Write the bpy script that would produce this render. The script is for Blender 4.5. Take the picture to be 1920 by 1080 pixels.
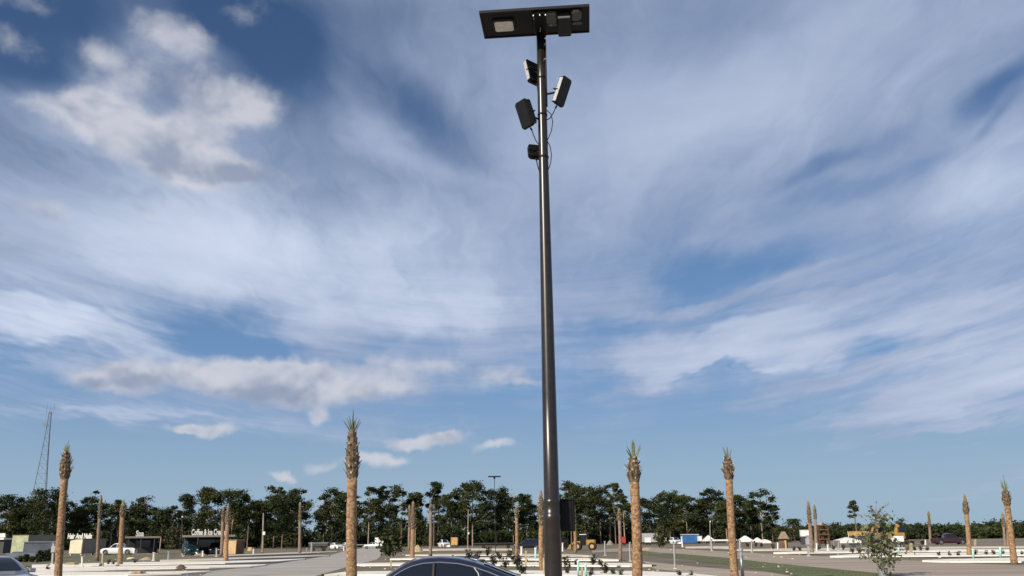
import bpy, bmesh, math, random
import numpy as np
from mathutils import Vector, Matrix
R = math.radians
random.seed(7)
rng = np.random.default_rng(7)
sc = bpy.context.scene
for o in list(bpy.data.objects): bpy.data.objects.remove(o)
COL = sc.collection

# ------------------------------------------------------------------ camera
EYE, F, PITCH, ROLL = 1.75, 1600.0, math.atan(471/1600), 0.012
FW = Vector((0, math.cos(PITCH), math.sin(PITCH)))
R0, U0 = Vector((1, 0, 0)), Vector((0, -math.sin(PITCH), math.cos(PITCH)))
RT = R0*math.cos(ROLL) - U0*math.sin(ROLL)
UP = U0*math.cos(ROLL) + R0*math.sin(ROLL)
CAM = Vector((0, 0, EYE))
cd = bpy.data.cameras.new('camera'); cam = bpy.data.objects.new('camera', cd); COL.objects.link(cam)
m = Matrix((RT, UP, -FW)).transposed().to_4x4(); m.translation = CAM
cam.matrix_world = m
cd.sensor_width = 36; cd.lens = F/1920*36; cd.clip_start = .1; cd.clip_end = 20000
sc.camera = cam
def ray(px, py): return FW + RT*((px-960)/F) + UP*((540-py)/F)
def ground(px, py, z=0.0):
    d = ray(px, py); t = (z-EYE)/d.z
    return CAM + d*t
def at(px, py, Y):
    d = ray(px, py); return CAM + d*(Y/d.y)
def azel(px, py):
    d = ray(px, py).normalized()
    return math.degrees(math.atan2(d.x, d.y)), math.degrees(math.asin(d.z))

# ------------------------------------------------------------------ exposure
sc.view_settings.view_transform = 'Standard'
sc.view_settings.look = 'None'
sc.view_settings.exposure = 0.0
sc.view_settings.gamma = 1.0
sc.view_settings.use_curve_mapping = False

# ------------------------------------------------------------------ sun
SUN_EL, SUN_AZ = R(27), R(-140)          # azimuth measured from +Y towards +X: behind the camera, to the left
sd = Vector((math.sin(SUN_AZ)*math.cos(SUN_EL), math.cos(SUN_AZ)*math.cos(SUN_EL), math.sin(SUN_EL)))
sl = bpy.data.lights.new('sun', 'SUN'); sl.energy = 5.0; sl.angle = R(.53); sl.color = (1, .89, .74)
so = bpy.data.objects.new('sun', sl); COL.objects.link(so)
so.rotation_euler = sd.to_track_quat('Z', 'Y').to_euler()
so.location = (-30, -40, 60)

# ------------------------------------------------------------------ world: Nishita sky behind a veil of cirrus and some cumulus
W = bpy.data.worlds.new('World'); sc.world = W; W.use_nodes = True
NT = W.node_tree
for n in list(NT.nodes): NT.nodes.remove(n)
class S:
    """a socket with operators"""
    def __init__(s, k): s.k = k
    def __add__(a, b): return mth('ADD', a, b)
    __radd__ = __add__
    def __mul__(a, b): return mth('MULTIPLY', a, b)
    __rmul__ = __mul__
    def __sub__(a, b): return mth('SUBTRACT', a, b)
    def __rsub__(a, b): return mth('SUBTRACT', b, a)
    def __truediv__(a, b): return mth('DIVIDE', a, b)
def put(sock, v):
    if isinstance(v, S): NT.links.new(v.k, sock)
    else: sock.default_value = v
def mth(op, a, b=None, c=None, clamp=False):
    n = NT.nodes.new('ShaderNodeMath'); n.operation = op; n.use_clamp = clamp
    for i, v in enumerate((a, b, c)):
        if v is not None: put(n.inputs[i], v)
    return S(n.outputs[0])
def sat(a): return mth('ADD', a, 0.0, clamp=True)
def smooth(x, lo, hi):
    n = NT.nodes.new('ShaderNodeMapRange'); n.interpolation_type = 'SMOOTHSTEP'
    put(n.inputs[0], x); n.inputs[1].default_value = lo; n.inputs[2].default_value = hi
    return S(n.outputs[0])
def comb(x, y, z=0.0):
    n = NT.nodes.new('ShaderNodeCombineXYZ')
    for i, v in enumerate((x, y, z)): put(n.inputs[i], v)
    return S(n.outputs[0])
def vmul(a, v):
    n = NT.nodes.new('ShaderNodeVectorMath'); n.operation = 'MULTIPLY'; put(n.inputs[0], a); put(n.inputs[1], v); return S(n.outputs[0])
def vadd(a, v):
    n = NT.nodes.new('ShaderNodeVectorMath'); n.operation = 'ADD'; put(n.inputs[0], a); put(n.inputs[1], v); return S(n.outputs[0])
def noise(v, scale, detail=6, rough=.55, dist=0.0, lac=2.0, col=False):
    n = NT.nodes.new('ShaderNodeTexNoise'); n.noise_dimensions = '3D'
    put(n.inputs['Vector'], v); n.inputs['Scale'].default_value = scale; n.inputs['Detail'].default_value = detail
    n.inputs['Roughness'].default_value = rough; n.inputs['Distortion'].default_value = dist; n.inputs['Lacunarity'].default_value = lac
    return S(n.outputs['Color' if col else 'Fac'])
def mixc(f, a, b):
    n = NT.nodes.new('ShaderNodeMix'); n.data_type = 'RGBA'; n.clamp_factor = True
    put(n.inputs[0], f); put(n.inputs[6], a); put(n.inputs[7], b); return S(n.outputs[2])
def rgb(r, g, b):
    """sRGB bytes -> linear radiance, times 10 because the Background strength is 0.1"""
    f = lambda c: (c/255/12.92 if c/255 <= .04045 else ((c/255+.055)/1.055)**2.4)*10
    return (f(r), f(g), f(b), 1)
tc = NT.nodes.new('ShaderNodeTexCoord')
DIR = S(tc.outputs['Generated'])
sx = NT.nodes.new('ShaderNodeSeparateXYZ'); put(sx.inputs[0], DIR)
dx, dy, dz = (S(o) for o in sx.outputs)
DEG = 180/math.pi
AZ = mth('ARCTAN2', dx, dy)*DEG
EL = mth('ARCSINE', mth('MINIMUM', mth('MAXIMUM', dz, -1.0), 1.0))*DEG
# the cloud deck as a plane overhead: streaks run away from the viewer and meet at the horizon
den = mth('MAXIMUM', dz, 0.0) + 0.10
Q = comb(dx/den, dy/den)
AE = comb(AZ, EL)
def blobs(vec, lst):
    tot = None
    for b in lst:
        px, py, rx, ry, ang, amp = b
        a0, e0 = azel(px, py); a1, _ = azel(px+10, py); _, e1 = azel(px, py-10)
        kx, ky = abs(a1-a0)/10, abs(e1-e0)/10
        mp = NT.nodes.new('ShaderNodeMapping'); mp.vector_type = 'TEXTURE'
        put(mp.inputs[0], vec)
        mp.inputs[1].default_value = (a0, e0, 0)
        mp.inputs[2].default_value = (0, 0, R(ang))
        mp.inputs[3].default_value = (rx*kx*1.75, ry*ky*1.75, 1)
        g = NT.nodes.new('ShaderNodeTexGradient'); g.gradient_type = 'SPHERICAL'; put(g.inputs[0], S(mp.outputs[0]))
        s = smooth(S(g.outputs['Fac']), 0.0, 1.0)
        tot = s*amp if tot is None else mth('MULTIPLY_ADD', s, amp, tot)
    return tot
# ---- high veil
wob = noise(vmul(Q, (1.0, .5, 1)), 2.2, 4, .6, col=True)
wobv = vmul(vadd(wob, (-.5, -.5, -.5)), (9.0, 6.0, 0))
AEw = vadd(AE, wobv)
n1 = noise(vmul(vadd(Q, vmul(wobv, (.035, .06, 0))), (1.0, .28, 1)), 2.6, 8, .58, .35)
n2 = noise(vmul(vadd(Q, vmul(wobv, (.09, .09, 0))), (1.0, .33, 1)), 6.0, 7, .58, .5)
n4 = noise(vmul(vadd(comb(AZ + EL*-.9, EL - AZ*AZ*.0035), vmul(wobv, (.35, .25, 0))), (.055, .42, 1)), 1.0, 7, .60, .3)
n5 = noise(vmul(vadd(comb(AZ, EL - AZ*AZ*.0035), vmul(wobv, (.5, .16, 0))), (.045, 1.1, 1)), 1.0, 6, .62, .25)
low = 1.0 - smooth(EL, 10.0, 21.0)
n3 = noise(vadd(Q, (3.1, 7.7, 0)), 1.7, 6, .55, .6)
VEIL = [   # px, py, rx, ry, image angle, amount
 (60,30,170,80,0,-.75),(330,20,180,60,0,-.5),(470,95,120,90,-20,-.75),(60,140,110,45,0,-.6),(560,30,70,80,0,-.35),(330,170,90,40,0,-.2),
 (790,215,150,55,-25,-.38),(700,30,90,60,0,-.2),(640,120,90,60,0,-.1),(720,320,70,25,0,-.1),
 (425,622,140,62,-12,-.95),(520,660,60,30,0,-.3),(1390,490,165,42,12,-.60),(1290,500,60,40,0,-.2),(1600,625,110,28,0,-.40),(1130,610,80,30,0,-.28),(1085,690,90,26,0,-.25),
 (1905,150,95,30,18,-.48),(1890,215,60,14,25,-.25),(1560,290,150,20,14,-.28),(1600,340,180,22,10,-.28),(1330,560,120,22,4,-.2),
 (55,540,110,13,-16,-.35),(190,585,80,9,-25,-.3),(90,660,180,13,-6,-.38),(760,635,100,25,0,-.28),
 (90,850,330,75,-5,-.5),(470,860,250,50,-10,-.40),(1230,800,330,70,0,-.5),(900,770,200,50,0,-.35),(1600,870,500,40,2,-.5),(1330,760,120,40,0,-.3),(700,900,500,50,0,-.4),(1500,960,900,50,0,-.3),
 (330,440,340,110,0,.18),(110,600,200,50,-8,.35),(650,490,300,90,0,.22),(820,560,190,40,-6,.22),(1420,655,290,24,6,.42),(1230,690,120,22,8,.28),(1640,690,160,45,10,.28),(1840,700,180,90,12,.38),(1850,340,170,60,25,.32),
 (1310,562,190,12,10,.55),(1560,552,150,10,3,.3),(1300,640,260,26,9,.38),(1480,725,230,30,8,.45),(1730,765,220,40,14,.30),(1690,825,150,8,5,.5),(1790,600,120,18,14,.5),(1640,630,70,18,0,-.35),(1410,590,90,12,0,-.3),(1350,688,80,5,4,-.3),(1760,690,120,6,8,-.2),(1600,690,60,10,0,-.2),(1760,800,170,16,7,.5),(1720,760,150,22,8,.35),(1450,130,450,130,8,.42),(1180,300,220,130,0,.30),(760,290,150,30,-25,.25),(900,120,140,60,0,.15),(620,640,60,50,-30,.25),(200,765,230,12,-2,.40),(420,830,170,20,-12,.28),(880,795,110,8,-6,.3),(1750,920,250,9,7,.28),
 (30,480,90,60,0,.2),(640,600,120,40,0,.25),(930,620,120,40,0,.22),(230,655,150,20,-3,.2),(1100,560,120,30,5,.2),(1500,640,100,20,10,.2),(1700,560,250,40,6,.2)]
VEIL = [(x, y, a, b_, r_, m_*(.88 if m_ < 0 and y > 250 else 1)) for x, y, a, b_, r_, m_ in VEIL]
veil = blobs(AEw, VEIL)
elv = smooth(EL, 1.0, 13.0)
dens = veil + (n1 - .5)*1.05 + (n2 - .5)*.34 + ((n4 - .5)*1.3 + (n5 - .5)*.85)*low + (elv*.42 + .17)
dens = smooth(dens, -.02, 1.05)
# ---- brightness of the veil
BRT = [(330,430,420,130,0,.40),(110,610,240,70,0,.50),(60,540,160,90,0,.2),(640,470,330,120,0,.32),(830,560,180,50,0,.28),(1430,655,300,30,6,.34),(1850,700,240,120,10,.28),(1880,350,170,80,20,.38),(1450,600,300,20,6,.2),
       (1500,60,420,110,0,.02),(1330,40,200,60,0,-.20),(760,120,260,120,0,-.10),(1250,300,300,120,0,.10),(1550,200,300,120,0,.10),(20,450,140,80,0,-.30),(1600,190,90,40,0,-.1),(200,760,300,30,0,.25)]
brt = blobs(AEw, BRT) + (n3 - .5)*.50 + (n2 - .5)*.22 + ((n4 - .5)*.4 + (n5 - .5)*.35)*low + .38
veilcol = mixc(sat(brt), rgb(124, 144, 180), rgb(206, 217, 238))
# ---- clear sky
sk = NT.nodes.new('ShaderNodeTexSky'); sk.sky_type = 'NISHITA'; sk.sun_disc = False
sk.sun_elevation = SUN_EL; sk.sun_rotation = SUN_AZ; sk.altitude = 0; sk.air_density = 1.0; sk.dust_density = .4; sk.ozone_density = 2.0
SKYC = vmul(S(sk.outputs[0]), (.53, .66, .82))
hz = 1.0 - smooth(EL, 4.0, 26.0)
lowcol = mixc(smooth(EL, 1.5, 12.0), rgb(154, 179, 200), rgb(116, 153, 198))
SKYC = mixc(hz*.92, SKYC, lowcol)       # moist air low down
skycol = mixc(dens, SKYC, veilcol)
# ---- cumulus
CUM = [(125,195,85,24,10,.68),(195,190,70,42,20,.72),(190,95,42,28,0,.55),(260,140,80,34,-10,.5),(290,60,50,38,-20,.62),(350,75,50,32,-25,.62),(255,265,100,40,-22,.85),(340,280,70,45,-20,.7),(425,215,80,46,10,.85),(470,200,60,30,0,.5),(420,150,70,26,0,.5),(350,300,90,45,-20,.85),(440,325,95,22,-6,.85),
       (170,250,90,40,0,.4),(330,190,70,40,0,.12),(20,75,55,30,0,.5),(455,15,45,26,0,.45),(40,5,80,22,0,.45),
       (80,388,75,22,-10,.72),(20,460,90,45,0,.45),(270,395,60,12,-20,.5),
       (190,708,85,24,4,.80),(290,705,90,26,2,.85),(420,703,75,26,-4,.95),(500,720,90,36,-4,1.0),(580,725,80,28,0,.85),(720,728,80,18,3,.9),(650,700,80,22,0,.5),(770,685,80,20,0,.58),(550,690,60,16,0,.5),(840,690,40,15,0,.3),
       (385,804,60,11,2,1.0),(345,803,22,9,0,.6),(597,776,20,13,0,.75),(815,822,60,13,4,.95),(835,815,28,11,0,.6),(760,828,40,9,0,.6),(930,836,34,9,0,.85),(690,858,55,12,4,.85),(735,862,40,11,0,.75),(600,874,24,9,0,.7),(533,894,20,8,0,.9),(930,706,52,20,6,.7),(990,722,30,9,0,.5),(640,945,45,16,0,.9),(720,785,30,6,0,.3)]
cw = noise(AE, .40, 4, .55, col=True)
AEc = vadd(AE, vmul(vadd(cw, (-.5, -.5, -.5)), (2.8, 2.0, 0)))
CUM = [(x, y, a*1.10, b_*1.12, r_, m_*(.94 if y < 450 else 1.0 if y < 850 else .8)) for x, y, a, b_, r_, m_ in CUM]
cb = blobs(AEc, CUM)
size = smooth(EL, 4.0, 16.0)
def cnoise(off, det, sc_):
    return noise(vadd(vmul(AE, (1, 1.35, 1)), off), sc_, det, .58, .25)
cn = cnoise((0, 0, 0), 9, .34)
r1 = cnoise((0, 0, 0), 3, .24); r2 = cnoise((-.9, 1.6, 0), 3, .24)
cd1 = cb + (cn - .5)*1.15
calpha = smooth(cd1, .08, 1.0)*sat(cb*3.5)
GRAY = [(430,330,120,26,-6,.95),(80,390,100,28,0,.95),(20,460,120,60,0,.7),(270,395,80,16,0,.8),(320,290,60,40,0,.2),(230,290,120,40,0,.45),(300,722,110,20,0,.7),(190,722,100,16,0,.6),(520,745,140,22,0,.75),(720,743,100,14,0,.6),(700,868,100,8,0,.35),(815,832,80,8,0,.3)]
shade = blobs(AEc, GRAY)*.72 + (r2 - r1)*2.6 + (cn - .5)*.5 + smooth(cd1, .5, 1.5)*.20 + .20
ccol = mixc(smooth(shade, -.05, 1.35), rgb(215, 215, 222), rgb(146, 157, 178))
final = mixc(calpha*.76, skycol, ccol)
bg = NT.nodes.new('ShaderNodeBackground'); put(bg.inputs[0], final); bg.inputs[1].default_value = .1
wo = NT.nodes.new('ShaderNodeOutputWorld'); NT.links.new(bg.outputs[0], wo.inputs[0])
W.cycles.sampling_method = 'MANUAL'; W.cycles.sample_map_resolution = 512

# ================================================================== helpers
def mat(name, c, rough=.7, metal=0.0, var=.0, scale=3.0, bump=0.0, bscale=None, c2=None, coat=0.0, spec=.5, stretch=None):
    M = bpy.data.materials.new(name); M.use_nodes = True; t = M.node_tree; b = t.nodes['Principled BSDF']
    b.inputs['Roughness'].default_value = rough; b.inputs['Metallic'].default_value = metal
    b.inputs['Coat Weight'].default_value = coat; b.inputs['Specular IOR Level'].default_value = spec
    c4 = (*c, 1); b.inputs['Base Color'].default_value = c4
    if var or c2 or bump:
        g = t.nodes.new('ShaderNodeNewGeometry'); mp = t.nodes.new('ShaderNodeMapping'); t.links.new(g.outputs['Position'], mp.inputs[0])
        if stretch: mp.inputs['Scale'].default_value = stretch
        n = t.nodes.new('ShaderNodeTexNoise'); n.inputs['Scale'].default_value = scale; n.inputs['Detail'].default_value = 7; n.inputs['Roughness'].default_value = .62
        t.links.new(mp.outputs[0], n.inputs['Vector'])
        if var or c2:
            cr = t.nodes.new('ShaderNodeValToRGB'); t.links.new(n.outputs['Fac'], cr.inputs[0])
            lo = c2 or tuple(max(0, x*(1-var)) for x in c); hi = c if c2 else tuple(min(1, x*(1+var)) for x in c)
            cr.color_ramp.elements[0].position = .34; cr.color_ramp.elements[1].position = .66
            cr.color_ramp.elements[0].color = (*lo, 1); cr.color_ramp.elements[1].color = (*hi, 1)
            t.links.new(cr.outputs[0], b.inputs['Base Color'])
        if bump:
            bp = t.nodes.new('ShaderNodeBump'); bp.inputs['Strength'].default_value = bump; bp.inputs['Distance'].default_value = .05
            src = n
            if bscale:
                src = t.nodes.new('ShaderNodeTexNoise'); src.inputs['Scale'].default_value = bscale; src.inputs['Detail'].default_value = 4
                t.links.new(mp.outputs[0], src.inputs['Vector'])
            t.links.new(src.outputs['Fac'], bp.inputs['Height']); t.links.new(bp.outputs[0], b.inputs['Normal'])
    return M
M = dict(
 bronze = mat('bronze paint', (.019, .0155, .013), .31, .0, .25, 14, .012, 300, coat=.0, spec=.55),
 black = mat('black powder coat', (.0035, .0035, .0035), .50, 0, .2, 20, spec=.2),
 black2 = mat('black plastic', (.006, .006, .0065), .55, 0, .2, 10, spec=.3),
 grey_box = mat('grey battery casing', (.055, .055, .048), .5, 0, .15, 12),
 flood_lens = mat('dark flood lens', (.010, .010, .012), .35, 0, .2, 12, spec=.35),
 hut_roof = mat('weathered thatch', (.26, .19, .125), .9, 0, .2, 3),
 mast = mat('dull mast steel', (.16, .175, .20), .6, .1, .15, 1),
 sunlit_side = mat('sunlit floodlight side', (.42, .42, .42), .5, .15, .15, 30),
 lens = mat('frosted lens', (.62, .58, .50), .35, 0, .12, 18),
 glass = mat('dark glass', (.006, .008, .012), .05, 0, 0, coat=.6),
 steel = mat('galvanised steel', (.45, .46, .47), .42, .6, .2, 12),
 chrome = mat('chrome', (.7, .7, .7), .16, 1.0, .05, 6),
 navy = mat('navy car paint', (.012, .015, .034), .30, .25, .1, 6, coat=1.0),
 silver = mat('silver car paint', (.42, .43, .47), .28, .6, .05, 6, coat=1.0),
 white_car = mat('white car paint', (.78, .78, .76), .3, 0, .06, 6, coat=.8),
 black_car = mat('black car paint', (.010, .010, .012), .25, 0, .1, 6, coat=.8),
 maroon = mat('maroon car paint', (.040, .012, .018), .28, .1, .1, 6, coat=.8),
 green_car = mat('dark teal car paint', (.008, .05, .05), .3, .1, .1, 6, coat=.6),
 tyre = mat('tyre rubber', (.018, .018, .018), .85, 0, .3, 20),
 lamp = mat('lamp glass', (.6, .62, .64), .12, 0, .1, 30, coat=1),
 red = mat('red paint', (.42, .055, .035), .5, 0, .2, 3),
 yellow = mat('yellow machine paint', (.36, .21, .045), .5, 0, .25, 2.5),
 tan_paint = mat('tan machine paint', (.55, .33, .12), .6, 0, .25, 2),
 white = mat('white paint', (.80, .79, .75), .5, 0, .08, 2),
 offwhite = mat('cream wall panel', (.66, .59, .43), .6, 0, .1, 1.5),
 cgrey = mat('warm grey container steel', (.27, .235, .19), .6, 0, .12, .8),
 kiosk_interior = mat('darkened kiosk interior', (.022, .022, .023), .75, 0, .2, 1),  # shade under the kiosk roofs is put into this dark colour
 dgrey = mat('dark grey cladding', (.055, .056, .058), .7, 0, .2, 1),
 bgrey = mat('blue grey sheeting', (.15, .17, .19), .6, 0, .2, .7),
 mgrey = mat('mid grey steel', (.36, .37, .38), .5, .1, .12, 1.2),
 greenwall = mat('pale green wall panel', (.36, .38, .24), .7, 0, .3, .9),
 blue = mat('blue panel', (.035, .13, .33), .5, 0, .12, 1),
 plywood = mat('raw plywood', (.52, .37, .19), .7, 0, .15, 1.2),
 brown = mat('brown timber', (.13, .075, .045), .8, 0, .3, 1.5),
 rust = mat('rusty steel', (.11, .05, .03), .8, .1, .4, 2),
 teal = mat('sea green pipe', (.34, .68, .60), .4, 0, .08, 4),
 stake = mat('weathered timber stake', (.42, .33, .19), .8, 0, .25, 6),
 concrete = mat('fresh white concrete', (.87, .815, .70), .8, 0, .09, .5, .05, 30),
 concrete_old = mat('dusty concrete', (.62, .55, .44), .85, 0, .12, .3, .05, 30),
 road = mat('pale dusty asphalt', (.41, .37, .315), .85, 0, .16, 1.0, .08, 18, stretch=(.07, .28, 1)),
 road2 = mat('sandy limerock road', (.37, .30, .225), .9, 0, .22, 1.0, .08, 12, stretch=(.05, .30, 1)),
 dirt = mat('bare dirt', (.24, .185, .115), .95, 0, 0, .12, .15, 5, c2=(.115, .095, .055)),
 bed = mat('mulched planting bed', (.060, .048, .026), .95, 0, 0, .25, .2, 8, c2=(.020, .020, .010)),
 olive = mat('dry olive grass', (.19, .165, .085), .95, 0, 0, .25, .15, 4, c2=(.10, .10, .045)),
 field = mat('dry field', (.20, .165, .115), .95, 0, .2, .03, .1, 2),
 grass = mat('mown grass', (.135, .145, .050), .9, 0, 0, .35, .2, 20, c2=(.085, .105, .032)),
 bark = mat('pine bark', (.17, .115, .085), .9, 0, .4, 2, .2, 10),
 bark_pale = mat('pale pine bark', (.33, .25, .19), .9, 0, .35, 2, .2, 10),  # paler bark tone for some pines and thin poles
 pine = mat('pine needles', (.068, .078, .022), .75, 0, 0, .16, c2=(.013, .024, .008), spec=.2),
 pine_dark = mat('dark pine needles', (.050, .062, .019), .75, 0, 0, .16, c2=(.008, .016, .007), spec=.2),
 oak = mat('oak leaves', (.060, .065, .022), .7, 0, 0, .3, c2=(.028, .038, .012), spec=.2),
 scrub = mat('scrub leaves', (.050, .064, .022), .8, 0, 0, .06, c2=(.018, .028, .011), spec=.2),
 shrub = mat('shrub leaves', (.018, .024, .009), .7, 0, .4, 2.5, spec=.25),
 sapling = mat('sapling leaves', (.12, .135, .065), .6, 0, .45, 5, spec=.3),
 twig = mat('grey twig', (.20, .165, .13), .9, 0, .3, 6),
 palm_bark = mat('palm trunk fibre', (.50, .31, .165), .9, 0, 0, 9, .9, 24, c2=(.12, .066, .034), stretch=(1, 1, 1.3)),
 palm_bark2 = mat('weathered palm trunk', (.30, .22, .155), .9, 0, 0, 3.5, .5, 14, c2=(.17, .115, .08), stretch=(1, 1, 1.5)),
 boot = mat('cut palm boots', (.23, .165, .10), .85, 0, 0, 9, .3, 20, c2=(.030, .021, .014)),
 boot_tip = mat('pale cut palm stub', (.50, .42, .30), .8, 0, .3, 8),
 frond = mat('green palm spear', (.12, .15, .050), .5, 0, .35, 4),
 frond_dark = mat('dark palm spear', (.035, .06, .022), .5, 0, .35, 4),
 frond_dry = mat('dry palm spear', (.20, .15, .09), .7, 0, .35, 4),
)
class MB:
    def __init__(s): s.v, s.f, s.m = [], [], []
    def add(s, vs, fs, mi=0):
        k = len(s.v); s.v += [tuple(x) for x in vs]; s.f += [tuple(i+k for i in f) for f in fs]; s.m += [mi]*len(fs); return s
    def box(s, x0, x1, y0, y1, z0, z1, mi=0, X=None):
        vs = [Vector((x, y, z)) for z in (z0, z1) for y in (y0, y1) for x in (x0, x1)]
        if X is not None: vs = [X @ v for v in vs]
        return s.add(vs, [(0,2,3,1),(4,5,7,6),(0,1,5,4),(2,6,7,3),(0,4,6,2),(1,3,7,5)], mi)
    def rbox(s, x0, x1, y0, y1, z0, z1, r, mi=0, X=None):
        """box along z with chamfered vertical edges and a small top/bottom bevel"""
        b = min(r*.5, (z1-z0)*.3)
        def ring(i, z):
            a = [(x0+r,y0+i),(x1-r,y0+i),(x1-i,y0+r),(x1-i,y1-r),(x1-r,y1-i),(x0+r,y1-i),(x0+i,y1-r),(x0+i,y0+r)]
            return [Vector((x, y, z)) for x, y in a]
        vs = ring(b, z0)+ring(0, z0+b)+ring(0, z1-b)+ring(b, z1)
        if X is not None: vs = [X @ v for v in vs]
        fs = [tuple(range(7,-1,-1)), tuple(range(24,32))]
        for k in range(3):
            for i in range(8): fs.append((k*8+i, k*8+(i+1)%8, k*8+8+(i+1)%8, k*8+8+i))
        return s.add(vs, fs, mi)
    def tube(s, pts, rad, n=8, mi=0, cap=True, seed=None, jit=0):
        pts = [Vector(p) for p in pts]; rg = random.Random(seed) if seed is not None else random
        if not hasattr(rad, '__len__'): rad = [rad]*len(pts)
        vs = []; a = None
        for i, p in enumerate(pts):
            d = (pts[min(i+1, len(pts)-1)] - pts[max(i-1, 0)]).normalized()
            if a is None: a = d.orthogonal().normalized() if abs(d.z) < .999 else Vector((1, 0, 0))
            a = (a - d*a.dot(d)).normalized(); b = d.cross(a)
            for k in range(n):
                t = 2*math.pi*k/n; r = rad[i]*(1+(rg.uniform(-jit, jit) if jit else 0))
                vs.append(p + a*(math.cos(t)*r) + b*(math.sin(t)*r))
        fs = []
        for i in range(len(pts)-1):
            for k in range(n): fs.append((i*n+k, i*n+(k+1)%n, (i+1)*n+(k+1)%n, (i+1)*n+k))
        if cap: fs += [tuple(range(n-1,-1,-1)), tuple(range((len(pts)-1)*n, len(pts)*n))]
        return s.add(vs, fs, mi)
    def prism(s, poly, z0, z1, mi=0):
        """poly: list of (x, y) counter-clockwise"""
        n = len(poly)
        vs = [(x, y, z0) for x, y in poly]+[(x, y, z1) for x, y in poly]
        return s.add(vs, [tuple(range(n-1,-1,-1)), tuple(range(n, 2*n))]+[(i,(i+1)%n,(i+1)%n+n,i+n) for i in range(n)], mi)
    def leaves(s, C, size, g, flat=0.0, mi=0):
        """one small bent leaf clump (a quad) at each centre in C"""
        C = np.asarray(C, float); n = len(C)
        a = g.normal(size=(n, 3)); a[:, 2] *= (1-flat); a /= np.linalg.norm(a, axis=1)[:, None]+1e-9
        b = g.normal(size=(n, 3)); b -= a*(a*b).sum(1)[:, None]; b /= np.linalg.norm(b, axis=1)[:, None]+1e-9
        sz = size*g.uniform(.55, 1.35, (n, 1)); a = a*sz; b = b*sz*g.uniform(.45, .9, (n, 1))
        V = np.stack([C-a*.9-b*.3, C+b*.9-a*.1, C+a*1.1+b*.2, C-b*.8+a*.15], 1).reshape(-1, 3)
        k = len(s.v); s.v += V.tolist(); q = np.arange(4*n).reshape(-1, 4)+k
        s.f += q.tolist(); s.m += [mi]*n; return s
    def mesh(s, name, mats, smooth=False):
        me = bpy.data.meshes.new(name); me.from_pydata([tuple(v) for v in s.v], [], s.f)
        for x in (mats if isinstance(mats, (list, tuple)) else [mats]): me.materials.append(x)
        if max(s.m, default=0): me.polygons.foreach_set('material_index', s.m)
        if smooth: me.polygons.foreach_set('use_smooth', [True]*len(s.f))
        me.update(); return me
def tag(o, label=None, cat=None, group=None, kind=None):
    if label: o['label'] = label
    if cat: o['category'] = cat
    if group: o['group'] = group
    if kind: o['kind'] = kind
    return o
def link(name, data, parent=None, loc=None, rz=0.0, rot=None):
    o = bpy.data.objects.new(name, data); COL.objects.link(o)
    if parent is not None: o.parent = parent
    if loc is not None: o.location = loc
    if rot is not None: o.rotation_euler = rot
    elif rz: o.rotation_euler = (0, 0, rz)
    return o
def empty(name, loc, label, cat, group=None, rz=0.0):
    o = link(name, None, None, loc, rz); o.empty_display_size = .3
    return tag(o, label, cat, group)
def part(name, mb, m, parent, smooth=False, loc=None, rz=0.0, rot=None, kind=None, label=None):
    o = link(name, mb if isinstance(mb, bpy.types.Mesh) else mb.mesh(name, m, smooth), parent, loc, rz, rot)
    return tag(o, label, kind=kind)
def copy_tree(o, parent=None):
    c = o.copy(); COL.objects.link(c)
    if parent is not None: c.parent = parent
    for ch in o.children: copy_tree(ch, c)
    return c
def lathe(mb, prof, n=20, mi=0, axis='y'):
    vs = []
    for a, r in prof:
        for k in range(n):
            t = 2*math.pi*k/n
            vs.append((math.cos(t)*r, a, math.sin(t)*r) if axis == 'y' else (math.cos(t)*r, math.sin(t)*r, a))
    fs = []
    for i in range(len(prof)-1):
        for k in range(n): fs.append((i*n+k, i*n+(k+1)%n, (i+1)*n+(k+1)%n, (i+1)*n+k))
    fs += [tuple(range(n-1,-1,-1)), tuple(range((len(prof)-1)*n, len(prof)*n))]
    return mb.add(vs, fs, mi)

# ================================================================== the setting
def sheet(name, poly, z, m, px=True):
    pts = [ground(x, y, z) for x, y in poly] if px else [Vector((x, y, z)) for x, y in poly]
    # triangulate through bmesh so that concave outlines fill properly
    bm = bmesh.new(); vs = [bm.verts.new(p) for p in pts]; f = bm.faces.new(vs)
    if f.normal.z < 0 or sum((pts[i].x*pts[(i+1)%len(pts)].y-pts[(i+1)%len(pts)].x*pts[i].y) for i in range(len(pts))) < 0: f.normal_flip()
    bmesh.ops.triangulate(bm, faces=bm.faces[:]); me = bpy.data.meshes.new(name); bm.to_mesh(me); bm.free(); me.materials.append(m)
    return tag(link(name, me), kind='structure')
sheet('ground', [(-6000, -3000), (6000, -3000), (6000, 9000), (-6000, 9000)], 0, M['dirt'], px=False)
sheet('parking_apron', [(-60, -25), (60, -25), (34, 30), (-34, 30)], .004, M['road'], px=False)
sheet('field', [(1455,1024), (1660,1027), (1925,1025), (2300,1018), (2300,1003.5), (1920,1003.8), (1440,1009)], .004, M['field'])
sheet('dry_grass', [(-200,1100), (-200,1046), (60,1040), (240,1037), (330,1037), (330,1045), (160,1056), (60,1062), (20,1075)], .008, M['olive'])
sheet('road', [(394,1071), (499,1059.5), (572,1049), (617,1042), (640,1035), (672,1029), (690,1026), (735,1026), (722,1034), (707,1049), (652,1063), (592,1080), (520,1106), (330,1106)], .012, M['road'])
sheet('limerock_road', [(1110,1031), (1215,1026), (1300,1031), (1400,1036), (1440,1038.5), (1560,1043.5), (1690,1050), (1880,1059), (2200,1072), (2200,1115), (1720,1082), (1640,1074), (1440,1055), (1375,1047), (1270,1038), (1205,1033.5), (1110,1036)], .012, M['road2'])
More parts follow.
